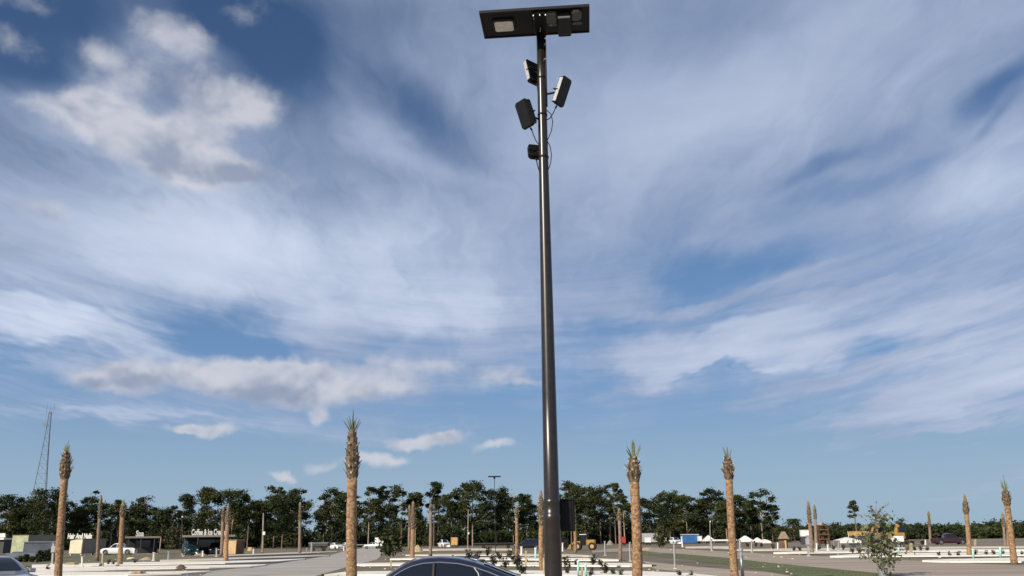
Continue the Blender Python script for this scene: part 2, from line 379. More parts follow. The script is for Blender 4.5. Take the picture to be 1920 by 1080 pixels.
sheet('grass_verge', [(1205,1033.8), (1270,1038.3), (1375,1047.4), (1440,1055.5), (1640,1074.6), (1720,1083), (1560,1090), (1440,1070.5), (1380,1061), (1300,1050), (1205,1040)], .012, M['grass'])
sheet('service_track', [(1205,1052), (1300,1062), (1400,1070), (1440,1073), (1520,1085), (1380,1096), (1340,1080), (1225,1066)], .008, M['road2'])
# concrete pads: px x, far edge y, near edge y  (each is a low slab with its dark planted edge in front)
PADS = [
 ([(-60,1073,1082),(80,1073,1081),(240,1072,1079.5),(340,1071,1076),(394,1070,1071)], 0), ([(60,1064,1072),(240,1061,1068),(392,1059.5,1065),(470,1058.5,1062.5),(499,1058,1059)], 0),
 ([(60,1058.5,1062),(240,1054,1059.5),(422,1051.5,1056.5),(520,1049,1053),(572,1047,1048)], 0), ([(300,1049.5,1051.5),(422,1046,1050),(480,1044,1047.5),(560,1041.5,1045),(617,1041,1042)], 1),
 ([(418,1040.5,1043),(480,1038,1041),(570,1035,1038),(632,1033.5,1034.5)], 1),
 ([(608,1077,1078),(650,1071.5,1078),(730,1070.5,1079),(960,1069.5,1079),(1200,1070.5,1082),(1290,1074,1084),(1346,1080,1082)], 0),
 ([(668,1057,1059),(690,1055.5,1060.5),(770,1054.5,1060),(960,1054,1060.5),(1180,1055.5,1062),(1222,1058.5,1060)], 0),
 ([(731,1047,1048),(770,1045.5,1049),(960,1045,1049.5),(1100,1046,1051),(1160,1048.5,1050)], 0), ([(760,1039.5,1041),(877,1038,1041.5),(960,1037.8,1041.5),(1064,1038.8,1042.8),(1112,1041,1042)], 1),
 ([(780,1029,1032),(877,1028,1031.5),(960,1028.5,1031)], 1),
 ([(1729,1050,1051),(1780,1048,1053),(1895,1045.5,1053),(2060,1044,1053)], 0), ([(1556,1042,1043),(1600,1039,1043.5),(1690,1037,1043),(1762,1036,1042.5),(1920,1035,1041),(2040,1034,1041)], 0),
 ([(1450,1035,1037),(1514,1032.8,1037.3),(1625,1031.5,1036),(1740,1030,1034.3),(1815,1029.5,1033.5),(2020,1028.5,1032.5)], 0), ([(1380,1029.5,1031.5),(1487,1028,1031.8),(1600,1026.8,1030),(1740,1025,1028),(1920,1023.5,1026.5),(2020,1023,1026)], 1),
 ([(1285,1024.8,1027),(1330,1023.8,1028),(1378,1024,1029)], 1),
]
def edge_poly(far, near): return far + near[::-1]
PADS = [([(x, a, a+(b-a)*(.80 if i < 7 else .92 if i in (10, 11) else .80 if not old else .85)) for x, a, b in pts], old) for i, (pts, old) in enumerate(PADS)]
for pts, old in PADS:
    top = [ground(x, a, .10) for x, a, b in pts]; bot = [ground(x, b, .10) for x, a, b in pts]
    poly = [(p.x, p.y) for p in bot] + [(p.x, p.y) for p in top[::-1]]
    part('concrete_pad', MB().prism(poly, 0.0, .10), M['concrete_old' if old else 'concrete'], None, kind='structure')
    n0 = [ground(x, b + (.10 if i in (0, len(pts)-1) else .06), 0.02) for i, (x, a, b) in enumerate(pts)]
    n1_ = [ground(x, b + (.35 if i in (0, len(pts)-1) else 2.9 if b > 1050 else 3.2 if b > 1036 else 1.8), 0.02) for i, (x, a, b) in enumerate(pts)]
    g = [(p.x, p.y) for p in n1_] + [(p.x, p.y) for p in n0[::-1]]
    sheet('planting_bed', g, .020, M['bed'], px=False)

# ================================================================== the solar street light
PX, PY = .38, 9.0
root = empty('street_light', (PX, PY, 0), 'tall dark bronze solar street light in front of the navy car, with flat black head', 'street light')
pr = [(0, .098), (.08, .098), (.09, .092), (1.2, .090), (1.93, .0865), (1.935, .089), (1.99, .089), (1.995, .0845), (2.09, .0835), (2.095, .0862), (2.14, .0862), (2.145, .079), (3.2, .074), (4.5, .065), (5.8, .056), (7.0, .051), (7.6, .049)]
pole = part('pole', MB().tube([(0, 0, a) for a, _ in pr], [r for _, r in pr], 40), M['bronze'], root, smooth=True)
b = MB().prism([(-.2,-.2),(.2,-.2),(.2,.2),(-.2,.2)], 0, .03); part('base_plate', b, M['bronze'], root)
for sx_ in (-1, 1):
    for sy_ in (-1, 1): part('bolt', MB().tube([(sx_*.15, sy_*.15, .03), (sx_*.15, sy_*.15, .09)], .014, 6), M['steel'], root)
for z in (6.98, 6.5, 5.96): part('band_clamp', MB().tube([(0, 0, z-.012), (0, 0, z+.012)], .0605 if z < 6 else .0575 if z < 6.7 else .0545, 24), M['black2'], root, smooth=True)
# head: a flat panel, its underside seen from below
HZ = 7.62; YAW = -math.atan2(.104, 1.217)
HW, HD = .635, .265
hb = MB().rbox(-HW, HW, -HD, HD, 0, .032, .025)
head = part('lamp_head', hb, M['black'], root, loc=(-.065, -.19, HZ), rz=YAW)
rim = MB()
for x0, x1, y0, y1 in ((-HW-.004, HW+.004, -HD-.004, -HD+.014), (-HW-.004, HW+.004, HD-.014, HD+.004), (-HW-.004, -HW+.014, -HD+.014, HD-.014), (HW-.014, HW+.004, -HD+.014, HD-.014)): rim.box(x0, x1, y0, y1, -.010, .022)
part('rim', rim, M['black2'], head)
part('solar_panel', MB().box(-HW+.02, HW-.02, -HD+.02, HD-.02, .0325, .038), M['glass'], head)
lx, ly = -.375, .0
lb = MB().rbox(lx-.135, lx+.135, ly-.125, ly+.125, -.022, -.0005, .03); part('lens_bezel', lb, M['black2'], head)
lb = MB().rbox(lx-.108, lx+.112, ly-.095, ly+.10, -.034, -.0225, .02); part('lens', lb, M['lens'], head)
bb = MB().rbox(.13, .255, -.22, -.02, -.05, -.0005, .02); part('battery_box', bb, M['grey_box'], head)
bb = MB().rbox(.425, .545, -.235, -.04, -.05, -.0005, .03); part('battery_box', bb, M['grey_box'], head)
bb = MB().rbox(.135, .255, .01, .06, -.03, -.0005, .01); part('battery_box', bb, M['grey_box'], head)
bb = MB().rbox(.43, .545, .01, .06, -.03, -.0005, .01); part('battery_box', bb, M['grey_box'], head)
bb = MB().rbox(.262, .418, -.19, .258, -.055, -.0005, .015); part('driver_box', bb, M['black2'], head)
part('latch', MB().rbox(.268, .412, -.18, -.15, -.070, -.0555, .006), M['mgrey'], head)
sb = MB().rbox(-.02, .14, -.235, .20, -.045, -.0005, .02); part('mounting_bracket', sb, M['black'], head)
part('mounting_bracket', MB().tube([(.063, .17, -.06), (.063, .19, -.046)], .058, 16), M['black'], head)
for bx, by in ((-.01, -.215), (.065, -.22), (.13, -.215), (.185, -.005), (.055, .05), (.05, .10), (-.01, -.16)):
    part('bolt', MB().tube([(bx, by, -.062), (bx, by, -.044)], .0075, 8), M['steel'], head)
# cables down the pole (parts of the light)
for zs_, bow in (((6.55, 6.5, 6.40, 6.28, 6.17), .065), ((6.15, 6.08, 5.98, 5.88, 5.80), .04)):
    part('cable', MB().tube([(.052+bow*math.sin(math.pi*i/4), -.025, z) for i, z in enumerate(zs_)], .0055, 6), M['black2'], root, smooth=True)
part('cable', MB().tube([(.054, -.02, z) for z in (6.6, 6.9, 7.2, 7.5)], .009, 8), M['black2'], root, smooth=True)
for z in (7.42, 7.22): part('bolt', MB().tube([(.044, -.03, z), (.052, -.045, z)], .012, 8), M['steel'], root)

def basis(wd, dn):
    """columns: width dir (x), face normal (-y points out of the lens), up (z)"""
    x = Vector(wd).normalized(); z = -(Vector(dn) - x*Vector(dn).dot(x)).normalized(); y = z.cross(x)
    return Matrix((x, y, z)).transposed()
def floodlight(px, py, Y, yaw, tilt, w, h, label, lit_side):
    """yaw: heading of the lens, degrees clockwise from away; tilt: degrees below level"""
    c = at(px, py, Y)
    t = empty('floodlight', c, label, 'floodlight', 'floodlights clamped to the street light pole')
    fw = Vector((math.sin(R(yaw))*math.cos(R(tilt)), math.cos(R(yaw))*math.cos(R(tilt)), -math.sin(R(tilt))))
    x = fw.cross(Vector((0, 0, 1))).normalized(); z = x.cross(fw)
    t.rotation_euler = Matrix((x, fw, z)).transposed().to_euler()      # local +y looks out of the lens
    X = Matrix.Rotation(R(90), 4, 'X')                                  # rbox extrudes along z -> along -y
    part('housing', MB().rbox(-w/2, w/2, -h/2, h/2, -.022, .022, .022, X=X), M['black'], t)
    g = MB().rbox(-w/2+.012, w/2-.012, -h/2+.012, h/2-.012, -.0285, -.0225, .015, X=X); part('lens', g, M['flood_lens'], t)
    for k in range(9):
        zz = -h/2+.025+k*(h-.05)/8
        part('fin', MB().box(-w/2+.004, w/2-.004, -.050, -.0225, zz-.006, zz+.006), M['black2'], t)
    for s_ in (-1, 1):
        part('side_panel', MB().box(s_*(w/2+.003)-.0025, s_*(w/2+.003)+.0025, -.034 if s_ == lit_side else -.052, .012, -h/2+.03, h/2-.03), M['sunlit_side' if s_ == lit_side else 'black2'], t)  # side towards the sun is coloured pale, as if lit; the other stays black
    part('cable_gland', MB().tube([(0, -.02, -h/2-.001), (0, -.03, -h/2-.035)], .011, 8), M['black2'], t)
    # bracket: from the back of the lamp to a clamp round the pole
    inv = t.rotation_euler.to_matrix().transposed()
    tgt = Vector((PX, PY, c.z-.05)); dirp = (tgt-Vector(c)); L = dirp.length; e = inv @ (dirp*((L-.05)/L))
    part('bracket', MB().tube([(0, -.03, 0), (e.x*.5, e.y*.5-.02, e.z*.5), tuple(e)], .012, 8), M['black2'], t)
    ub = MB().tube([(-w/2-.006, -.01, 0), (-w/2-.006, -.075, 0), (w/2+.006, -.075, 0), (w/2+.006, -.01, 0)], .008, 6); part('yoke', ub, M['black2'], t)
    s0 = Vector((0, -.03, -h/2-.035)); s3 = inv @ (Vector((PX, PY, c.z-h*.5-.22)) - Vector(c) + Vector((.03 if c.x > PX else -.03, -.045, 0)))
    mid = (s0+s3)/2 + inv @ Vector((0, 0, -.09))
    q = [s0*(1-u)**2 + mid*2*u*(1-u) + s3*u*u for u in np.linspace(0, 1, 12)]
    part('cable', MB().tube(q, .006, 6), M['black2'], t, smooth=True)
    return t
floodlight(984, 214, 8.93, 231, 22, .19, .33, 'black floodlight left of the pole with its dark face towards the camera', 0)
floodlight(1055, 172, 9.02, 128, 24, .165, .35, 'black floodlight on the right of the pole with bright sunlit edge', 1)
floodlight(998, 138, 9.10, -42, 14, .20, .33, 'topmost black floodlight, close against the left of the pole', -1)
floodlight(1003, 286, 9.09, -14, 12, .16, .19, 'small lowest black floodlight half hidden behind the pole', 0)
# meter cabinet on the back of the pole
c = at(1063, 968, 9.16); t = empty('equipment_cabinet', c, 'black ribbed equipment cabinet strapped behind the lower pole', 'cabinet')
part('cabinet_body', MB().rbox(-.09, .078, -.07, .07, -.152, .155, .015), M['black2'], t)
for k in range(5): part('rib', MB().box(-.06+k*.032, -.05+k*.032, -.078, -.0705, -.14, .14), M['black'], t)
part('cabinet_lid', MB().rbox(-.096, .084, -.076, .076, .1555, .172, .012), M['black2'], t)
part('mounting_strap', MB().box(-.16, -.091, -.02, .02, -.02, .02), M['steel'], t)

# ================================================================== palms: transplanted cabbage palms, tops tied up
def palm(base, top, rpx, headpx, label, style=0, Y=None, seed=0, near=False, bulge=1.35, group='transplanted cabbage palms', weathered=False, lean=0):
    """base, top in pixels; rpx: trunk width in px; headpx: y of the lower end of the boot-covered head and of its upper end"""
    g = random.Random(seed); bulge = 1+(bulge-1)*.80
    if Y is None: B = ground(*base); Y = B.y
    B = at(*base, Y); B.z = 0
    T = at(*top, Y)
    H0, H1 = at(top[0], headpx[0], Y).z, at(top[0], headpx[1], Y).z
    r = rpx/1600*Y*.5*1.03
    ax = (T-B); ax /= ax.z
    t = empty('cabbage_palm', B, label, 'palm', group)
    P = lambda z: Vector((ax.x*z, ax.y*z, z))
    zs = np.linspace(0, H0+.15, 16 if near else 10)
    bow = g.uniform(-.04, .04)
    pts = [P(z)+Vector((bow*math.sin(math.pi*z/H0), 0, 0)) for z in zs]
    rad = [r*(1.10 if z < .25 else 1.0)*(1-.10*z/H0)*g.uniform(.96, 1.04) for z in zs]
    part('trunk', MB().tube(pts, rad, 14 if near else 10, jit=.035, seed=seed), M['palm_bark2' if weathered else 'palm_bark'], t, smooth=True)
    # head: core and overlapping cut boots
    hb = MB(); n = 9; prof = []
    for i in range(n+1):
        u = i/n; up = np.interp(u, [0, .12, .34, .6, .85, 1], [0, .55, 1, .75, .05, -.75])
        prof.append((H0 + (H1-H0)*u, r*(.93 + (bulge-.93)*up)))
    hb.tube([P(z) for z, _ in prof], [q*.86 for _, q in prof], 10, mi=0, jit=.05, seed=seed)
    nb = int((H1-H0)*r/(.0038 if near else .006)/3.2); nb = max(40, min(230, nb))
    for k in range(nb):
        u = (k+.5)/nb*.92; z = H0+(H1-H0)*u
        rr = np.interp(z, [a for a, _ in prof], [q for _, q in prof])
        th = k*2.39996+g.uniform(-.25, .25)
        o = Vector((math.cos(th), math.sin(th), 0)); s_ = Vector((-math.sin(th), math.cos(th), 0))
        L = g.uniform(.16, .30)*(.8+r*1.3)*(1-.45*u); w = g.uniform(.045, .075)*(.6+r*2.2); fl = g.uniform(.38, .80)*(.75 if u < .25 else 1-.75*max(0, u-.6)/.4)
        c0 = P(z)+o*rr*.80; c1 = c0 + Vector((0, 0, 1))*L*.62 + o*L*fl*.62; c2 = c0 + Vector((0, 0, 1))*L*.95 + o*L*fl
        th_ = o*.022
        hb.add([c0-s_*w, c0+s_*w, c1+s_*w*.55, c1-s_*w*.55, c0-s_*w-th_, c0+s_*w-th_, c1+s_*w*.5-th_, c1-s_*w*.5-th_], [(0,1,2,3),(5,4,7,6),(0,3,7,4),(1,5,6,2)], 0)
        hb.add([c1-s_*w*.55, c1+s_*w*.55, c2+s_*w*.4, c2-s_*w*.4, c1-s_*w*.5-th_, c1+s_*w*.5-th_, c2+s_*w*.35-th_, c2-s_*w*.35-th_], [(0,1,2,3),(5,4,7,6),(0,3,7,4),(1,5,6,2),(3,2,6,7)], 1 if g.random() < .55 else 0)
    part('leaf_stubs', hb, [M['boot'], M['boot_tip']], t, kind='stuff')
    # spears
    Lt = T.z-H1
    spec = {0: [(0,0,1.0),(.05,.4,.62),(-.06,.1,.58),(.16,.2,.55),(-.18,0,.58),(.34,.5,.55),(-.36,.3,.58),(.55,.1,.50),(-.62,.4,.58)],
            1: [(0,0,1.0),(.04,.2,.95),(-.05,.1,.9),(.06,-.2,.85),(.42,.2,.72),(.50,0,.62),(-.35,.1,.6),(-.55,-.1,.50)],
            2: [(.02,0,1.0),(-.22,.1,.85),(.30,-.1,.70),(.05,.3,.7)],
            3: [(0,0,1.0),(.07,.2,.7),(-.1,.1,.55)],
            4: [(.04,0,1.0),(-.16,.1,.55),(.30,0,.42),(-.28,.1,.45),(.16,.2,.5),(-.45,0,.34),(.55,.1,.3)]}[style]
    single = MB() if not near else None
    for i, (sx_, sy_, l) in enumerate(spec):
        L = Lt*l*1.06/math.sqrt(1+sx_*sx_)
        if abs(sx_) > .1: L *= 1.28
        thick = (.024 if near else .040)*(1.5 if style in (1, 2, 3) and abs(sx_) < .25 else 1.0)*(Y/28 if not near else 1)*(.8 if not near else 1)
        p0 = P(H1-.10)+Vector((sx_*.10, sy_*.08, 0)); d = Vector((sx_, sy_*.5, 1)).normalized()
        cv = Vector((sx_*.10, 0, 0))
        pp = [p0, p0+d*L*.4, p0+d*L*.75+cv*.3*L, p0+d*L*1.0+cv*.7*L]
        mb = single or MB(); mb.tube(pp, [thick*.75, thick, thick*.75, thick*.22], 6)
        if near:
            mt = 'frond_dark' if (style == 0 and i not in (1, 2)) or (style == 1 and i in (6, 7)) else 'frond'
            part('frond', mb, M[mt], t)
    if single: part('fronds', single, M['frond_dry' if style == 3 else 'frond'], t)
    return t
palm((660,1118), (661,764), 19.5, (902,806), 'tall palm with dark spiky spears just left of the navy car', 0, seed=1, near=True, bulge=1.52)
palm((1195,1106), (1187,821), 18, (908,856), 'thick palm with green tuft, first palm right of the street light', 1, seed=2, near=True, bulge=1.50)
palm((1379,1098), (1363,834), 14, (902,858), 'slim palm with small green crown rising beside a grey post', 2, seed=3, near=True, bulge=1.50)
palm((108,1097), (126,822), 13.5, (902,845), 'leftmost tall palm standing between the silver car and white post', 4, seed=4, near=True, bulge=1.65)
palm((1902,1058), (1881,887), 10.5, (950,918), 'rightmost tall palm with one long bright green spear', 4, seed=5, near=True, bulge=1.65)
palm((1818,1043), (1809,925), 8.0, (966,938), 'palm in front of the maroon pickup with pale slender tied head', 3, seed=6, bulge=1.5)
palm((1745,1019), (1741,958), 4.6, (990,966), 'short dull palm at the tail of the maroon pickup', 3, seed=7, bulge=1.25, weathered=True)
palm((1885,1026), (1880,961), 4.6, (990,970), 'small thin palm just behind the rightmost tall palm', 3, seed=8, bulge=1.25, weathered=True)
palm((1890,1025), (1888,974), 4.0, (995,980), 'dark stubby palm hidden between the two rightmost palms', 3, seed=9, bulge=1.2, weathered=True)
palm((1523,1038), (1515,938), 7.0, (984,948), 'taller of two leaning bare palms beside the white cabinet', 3, seed=10, bulge=1.15, weathered=True)
palm((1531,1029), (1527,945), 5.6, (975,955), 'shorter of two leaning bare palms beside the white cabinet', 4, seed=11, bulge=1.2, weathered=True)
palm((182,1052), (189,928), 6.0, (975,942), 'narrow tapering palm in front of the grey salon container', 3, seed=12, bulge=1.25, weathered=True)
palm((225,1060), (231,935), 8.5, (972,948), 'palm hiding the middle of the white pickup truck', 4, seed=13, bulge=1.25)
palm((424,1054), (428,944), 7.5, (985,955), 'nearer of two palms in front of the plywood shed', 3, seed=14, bulge=1.4)
palm((415,1042), (419,950), 6.0, (980,957), 'farther of two palms in front of the plywood shed', 3, seed=15, bulge=1.15, weathered=True)
palm((562,1038), (563,940), 5.6, (980,948), 'pale palm trunk at the right edge of the dark tree clump', 3, seed=16, bulge=1.15, weathered=True)
palm((773,1048), (775,938), 8.2, (995,946), 'palm with ragged feathered head above the roof of the navy car', 3, seed=17, bulge=1.45)
palm((767,1031), (768,946), 4.6, (990,955), 'thin palm half hidden behind the ragged palm', 3, seed=18, bulge=1.1, weathered=True)
palm((807,1044), (808,943), 6.0, (960,948), 'straight pale palm trunk behind the roof of the navy car', 3, seed=19, bulge=1.1, weathered=True)
palm((968,1052), (969,945), 6.0, (972,952), 'slim palm just left of the street light among dark shrubs', 3, seed=20, bulge=1.2)
palm((1016,1072), (1014,916), 9.5, (988,930), 'palm with pale plaited head half behind the street light pole', 3, seed=21, bulge=1.35)
palm((1079,1036), (1076,945), 6.0, (985,952), 'reddish palm trunk below the black equipment cabinet', 3, seed=22, bulge=1.25)
palm((1163,1052), (1161,950), 6.4, (978,958), 'slim palm left of the thick palm, beside the red trailer', 3, seed=23, bulge=1.2, weathered=True)
palm((1144,1020), (1143,950), 3.8, (972,955), 'pale grey palm trunk standing behind the dirt heap', 3, seed=24, bulge=1.1, weathered=True)

# ================================================================== pines
def crown_pts(g, kind, H, w, n):
    """leaf positions for a crown of total tree height H and half width w"""
    lo, nc = {'dense': (.24, 44), 'tall': (.40, 28), 'airy': (.34, 30), 'top': (.60, 16), 'bush': (.02, 34)}[kind]
    out, lim = [], []
    for i in range(nc):
        u = g.uniform(0, 1)**(.72 if kind != 'bush' else 1.1); z = H*(lo+(.97-lo)*u)
        env = {'dense': .42+.58*math.sin(math.pi*min(1, .10+u*.84))**.8, 'tall': .25+.75*math.sin(math.pi*min(1, .12+u*.80))**.8, 'airy': .45+.55*math.sin(math.pi*(.1+u*.8)), 'top': math.sin(math.pi*min(1, .25+u*.7)), 'bush': math.sqrt(max(.05, 1-u*u*.92))}[kind]
        rr = w*env*math.sqrt(g.uniform(.06, 1)) * (.92 if kind != 'airy' else 1.1); th = g.uniform(0, 2*math.pi)
        c = np.array([rr*math.cos(th), rr*math.sin(th), z])
        s = w*{'dense': .31, 'tall': .33, 'airy': .25, 'top': .36, 'bush': .32}[kind]*g.uniform(.5, 1.3)
        k = max(12, int(n/nc*g.uniform(.6, 1.4)))
        d = g.normal(size=(k, 3))*.55
        p = c + d*np.array([s, s, s*g.uniform(.38, .75)]); p[:, 2] = np.clip(p[:, 2], .2, H*1.02)
        out.append(p); lim.append(c)
    return np.concatenate(out), lim
def tree(px, top, hw, base, kind, label, group='pines along the far edge of the site', Y=None, seed=0, mt='pine', n=2300, trunkr=.17, name='pine_tree'):
    g = np.random.default_rng(seed+100)
    if Y is None: Y = (246 if px < 960 else 262)+g.uniform(-10, 10)
    B = at(px, base, Y); B.z = 0; H = at(px, top, Y).z; w = hw/1600*Y
    t = empty(name, B, label, 'tree', group)
    L, lim = crown_pts(g, kind, H, w, n)
    bend = g.uniform(-.03, .03, 2)*H*.4
    ax = lambda z: Vector((bend[0]*(z/H)**2, bend[1]*(z/H)**2, z))
    tb = MB(); zs = np.linspace(0, H*.96, 7)
    tb.tube([ax(z) for z in zs], [trunkr*(1.15-.95*z/H) for z in zs], 7)
    for c in lim[:14]:
        z0 = max(H*.2, c[2]-abs(g.normal())*.08*H-.3); p0 = ax(min(z0, H*.9)); p1 = Vector(c)
        tb.tube([p0, (p0+p1)/2+Vector((0, 0, .15)), p1], [.07, .05, .02], 4, cap=False)
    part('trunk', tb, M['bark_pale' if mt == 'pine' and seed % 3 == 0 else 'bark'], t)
    L[:, :2] += np.outer((L[:, 2]/H)**2, bend)
    part('crown', MB().leaves(L, .25, g, flat=.35), M[mt], t)
    return t
TREES = [ # px, top, half width, base, kind, label
 (8,930,34,1026,'dense','dark pine at the left frame edge above the silver car'),
 (44,936,26,1026,'dense','rounded pine standing left of the radio mast'),
 (76,917,36,1026,'dense','large full pine in front of the radio mast'),
 (103,944,16,1026,'tall','small pine tucked behind the leftmost tall palm'),
 (157,919,24,1028,'airy','irregular open pine above the white salon lettering'),
 (143,955,20,1028,'dense','low dark tree just right of the leftmost tall palm'),
 (206,936,20,1027,'airy','loose topped pine between the two salon palms'),
 (247,952,22,1028,'dense','low broad tree above the spa roof'),
 (266,931,24,1028,'airy','pointed pine rising above the spa lettering'),
 (300,958,20,1028,'dense','small dark tree in the dip right of the spa'),
 (337,926,22,1028,'tall','tall round topped pine left of the coffee kiosk'),
 (386,915,34,1028,'dense','broad full pine above the left of the coffee kiosk'),
 (432,917,32,1028,'dense','broad full pine behind the two shed palms'),
 (463,928,22,1028,'tall','open pine right of the two shed palms'),
 (490,938,22,1029,'dense','shorter pine beside the thin pole with white box'),
 (512,911,26,1029,'airy','feathery topped pine at the left of the dark clump'),
 (528,926,30,1029,'dense','dense dark tree in the middle of the clump left of the gap'),
 (553,914,24,1029,'tall','tall pine at the edge of the gap in the treeline'),
 (621,917,32,1026,'dense','broad pine at the right edge of the gap in the treeline'),
 (606,952,17,1026,'airy','scraggly low limbed pine leaning into the gap in the treeline'),
 (651,925,22,1026,'dense','pine directly behind the tall spiky palm'),
 (690,911,24,1026,'tall','pine just right of the tall spiky palm'),
 (728,907,24,1026,'airy','open feathery pine above the white box trailer'),
 (752,913,22,1026,'airy','loose pine left of the ragged palm'),
 (778,921,20,1026,'tall','pine behind the ragged palm head'),
 (813,901,19,1026,'top','tallest slender pine with round head above the navy car'),
 (846,922,24,1026,'dense','pine between the slender pine and the broad one'),
 (886,903,36,1026,'dense','broadest pine, its crown just left of the far lamp'),
 (931,913,27,1026,'dense','full pine directly under the far lamp'),
 (963,920,22,1026,'airy','open pine right of the far lamp'),
 (988,928,20,1026,'tall','pine just left of the street light pole'),
 (1040,925,22,1024,'tall','pine hidden mostly by the street light pole'),
 (1072,903,24,1024,'dense','tall pine above the black equipment cabinet'),
 (1098,913,20,1024,'dense','pine right of the equipment cabinet'),
 (1127,912,32,1024,'dense','broad pine above the yellow loader'),
 (1155,904,17,1024,'airy','dark ragged pine just left of the thick palm'),
 (1172,925,15,1024,'tall','short pine behind the head of the thick palm'),
 (1221,933,22,1022,'tall','pyramidal pine just right of the thick palm'),
 (1258,921,26,1022,'dense','left of twin full pines above the blue containers'),
 (1290,929,26,1022,'dense','right of twin full pines above the blue containers'),
 (1339,915,21,1021,'tall','tall pine with paired bare trunk left of the slim palm'),
 (1318,944,18,1021,'dense','lower pine filling between blue containers and slim palm'),
 (1364,938,18,1021,'dense','pine behind the slim palm trunk'),
 (1391,929,20,1020,'dense','dense pine just right of the slim palm'),
 (1414,938,16,1020,'tall','small pine between the white tents and the last pine'),
 (1431,919,25,1020,'airy','last big pine of the row, with ragged open top'),
 (1450,946,16,1020,'airy','low ragged pine at the right end of the row'),
]
for i, a in enumerate(TREES): tree(*a, seed=i, mt='pine_dark' if i % 3 == 1 else 'pine', n=7400 if a[4] == 'dense' else 5000 if a[4] != 'airy' else 3800)
tree(1609,939,13,1020,'top','lone slim pine with small round head on the open right side', None, 235, 60, 'pine_dark', 900, .22)
tree(1491,974,26,1019,'bush','round green bush tree left of the leaning bare palms', 'low trees on the right', 250, 61, 'oak', 1800, .2, 'bush_tree')
tree(1466,988,16,1019,'bush','low bushy tree beside the brown thatched hut', 'low trees on the right', 252, 62, 'oak', 1200, .2, 'bush_tree')
tree(1690,972,17,1017,'bush','small tree behind the yellow excavator arm', 'low trees on the right', 262, 63, 'scrub', 1200, .2, 'bush_tree')
# second rank behind: thinner, partly seen through the first
G2 = np.random.default_rng(55)
for i in range(34):
    px = 6+i*42.7+G2.uniform(-9, 9)
    if 568 < px < 600: continue
    tree(px, 936+G2.uniform(-7, 16), G2.uniform(16, 25), 1020 if px > 960 else 1024, 'dense' if i % 3 == 0 else 'tall', 'thin pine in the second rank glimpsed behind the front pines', 'second rank of thin pines', 290+G2.uniform(-8, 8), 200+i, 'pine_dark', 3000, .15)
# scrub understorey and the far wood: nobody could count it
def scrub(name, spans, seed, m, leaf=.5):
    g = np.random.default_rng(seed); mb = MB()
    for px0, px1, ytop0, ytop1, Y, dens in spans:
        for px in np.arange(px0, px1, dens):
            x = px+g.uniform(-dens, dens); yt = ytop0+(ytop1-ytop0)*(x-px0)/(px1-px0)+g.uniform(-4, 6); yy = Y+g.uniform(-12, 12)
            B = at(x, 1000, yy); H = max(1.2, at(x, yt, yy).z); w = g.uniform(2.2, 4.2)
            k = 240; d = g.normal(size=(k, 3)); d /= np.linalg.norm(d, axis=1)[:, None]
            lump = 1+.3*np.sin(d[:, :1]*5+x)*np.cos(d[:, 2:]*4+x*2)
            p = np.array([B.x, yy, H*.48])+d*g.uniform(.55, 1, (k, 1))*lump*np.array([w, w, H*.52]); p[:, 2] = np.abs(p[:, 2])
            mb.leaves(p, leaf, g)
    return tag(part(name, mb, m, None), 'low dark scrub under the far pines' if 'under' in name else 'low green wood along the right horizon', 'scrub' if 'under' in name else 'wood', kind='stuff')
scrub('undergrowth', [(-30,560,996,994,285,8),(565,612,992,994,320,7),(612,1000,996,992,285,8),(1000,1465,991,987,295,8)], 3, M['pine_dark'])
scrub('undergrowth', [(-30,565,972,968,308,7),(612,1000,974,970,312,7),(1000,1450,976,970,312,7)], 8, M['scrub'])
scrub('distant_wood', [(1440,1560,990,985,330,5),(1540,1700,984,985,330,5),(1690,1950,985,981,330,5),(1560,1950,986,986,345,6),(1850,1950,976,976,340,12)], 4, M['scrub'], .6)

# ================================================================== saplings and shrubs
def sapling(base, top, hwpx, label, seed, m='sapling', n=520, leaf=.09, bare=.25, Y=None):
    g = np.random.default_rng(seed+500)
    B = ground(*base) if Y is None else at(*base, Y); B.z = 0
    H = at(base[0], top, B.y).z; w = hwpx/1600*B.y
    t = empty('young_tree', B, label, 'young tree')
    tb = MB(); tb.tube([(0,0,0),(.02*H,0,H*.4),(-.01*H,.01*H,H*.75),(.03*H,0,H*.98)], [.035,.03,.02,.008], 7)
    C = []
    for k in range(34):
        u = g.uniform(.09, .96); th = g.uniform(0, 6.28); l = w*g.uniform(.4, 1.15)*(1-.55*u**2)*(1.25 if u < .7 else .9)
        p0 = Vector((0, 0, u*H*.9)); p1 = Vector((math.cos(th)*l, math.sin(th)*l, min(H, u*H*.9+l*g.uniform(.2, .9))))
        md = (p0+p1)/2+Vector((0, 0, .08*l)); tb.tube([p0, md, p1], [.016, .010, .004], 5, cap=False)
        if u < 1-bare or k % 4 == 0:
            for q in range(max(3, int(n/34*(1.2-.7*u)))): C.append(np.array(p0.lerp(p1, g.uniform(.3, 1.05)))+g.normal(size=3)*.09*w*2.2)
    if seed == 1:
        for x1, z1 in ((.85, .99), (-.35, .97), (.45, .92), (-.6, .85), (.7, .84)):
            p0 = Vector((.02*H, 0, H*(z1-.14))); p1 = Vector((x1*w, .05, H*z1)); tb.tube([p0, p0.lerp(p1, .45)+Vector((0, 0, .12)), p1], [.022, .016, .008], 5, cap=False)
            for q in range(5): a_ = p0.lerp(p1, g.uniform(.3, .9)); tb.tube([a_, a_+Vector((g.normal()*.10, g.normal()*.1, g.uniform(-.05, .25)))], [.008, .004], 4, cap=False)
    part('trunk', tb, M['twig'], t); part('crown', MB().leaves(np.array(C), leaf, g), M[m], t)
    return t
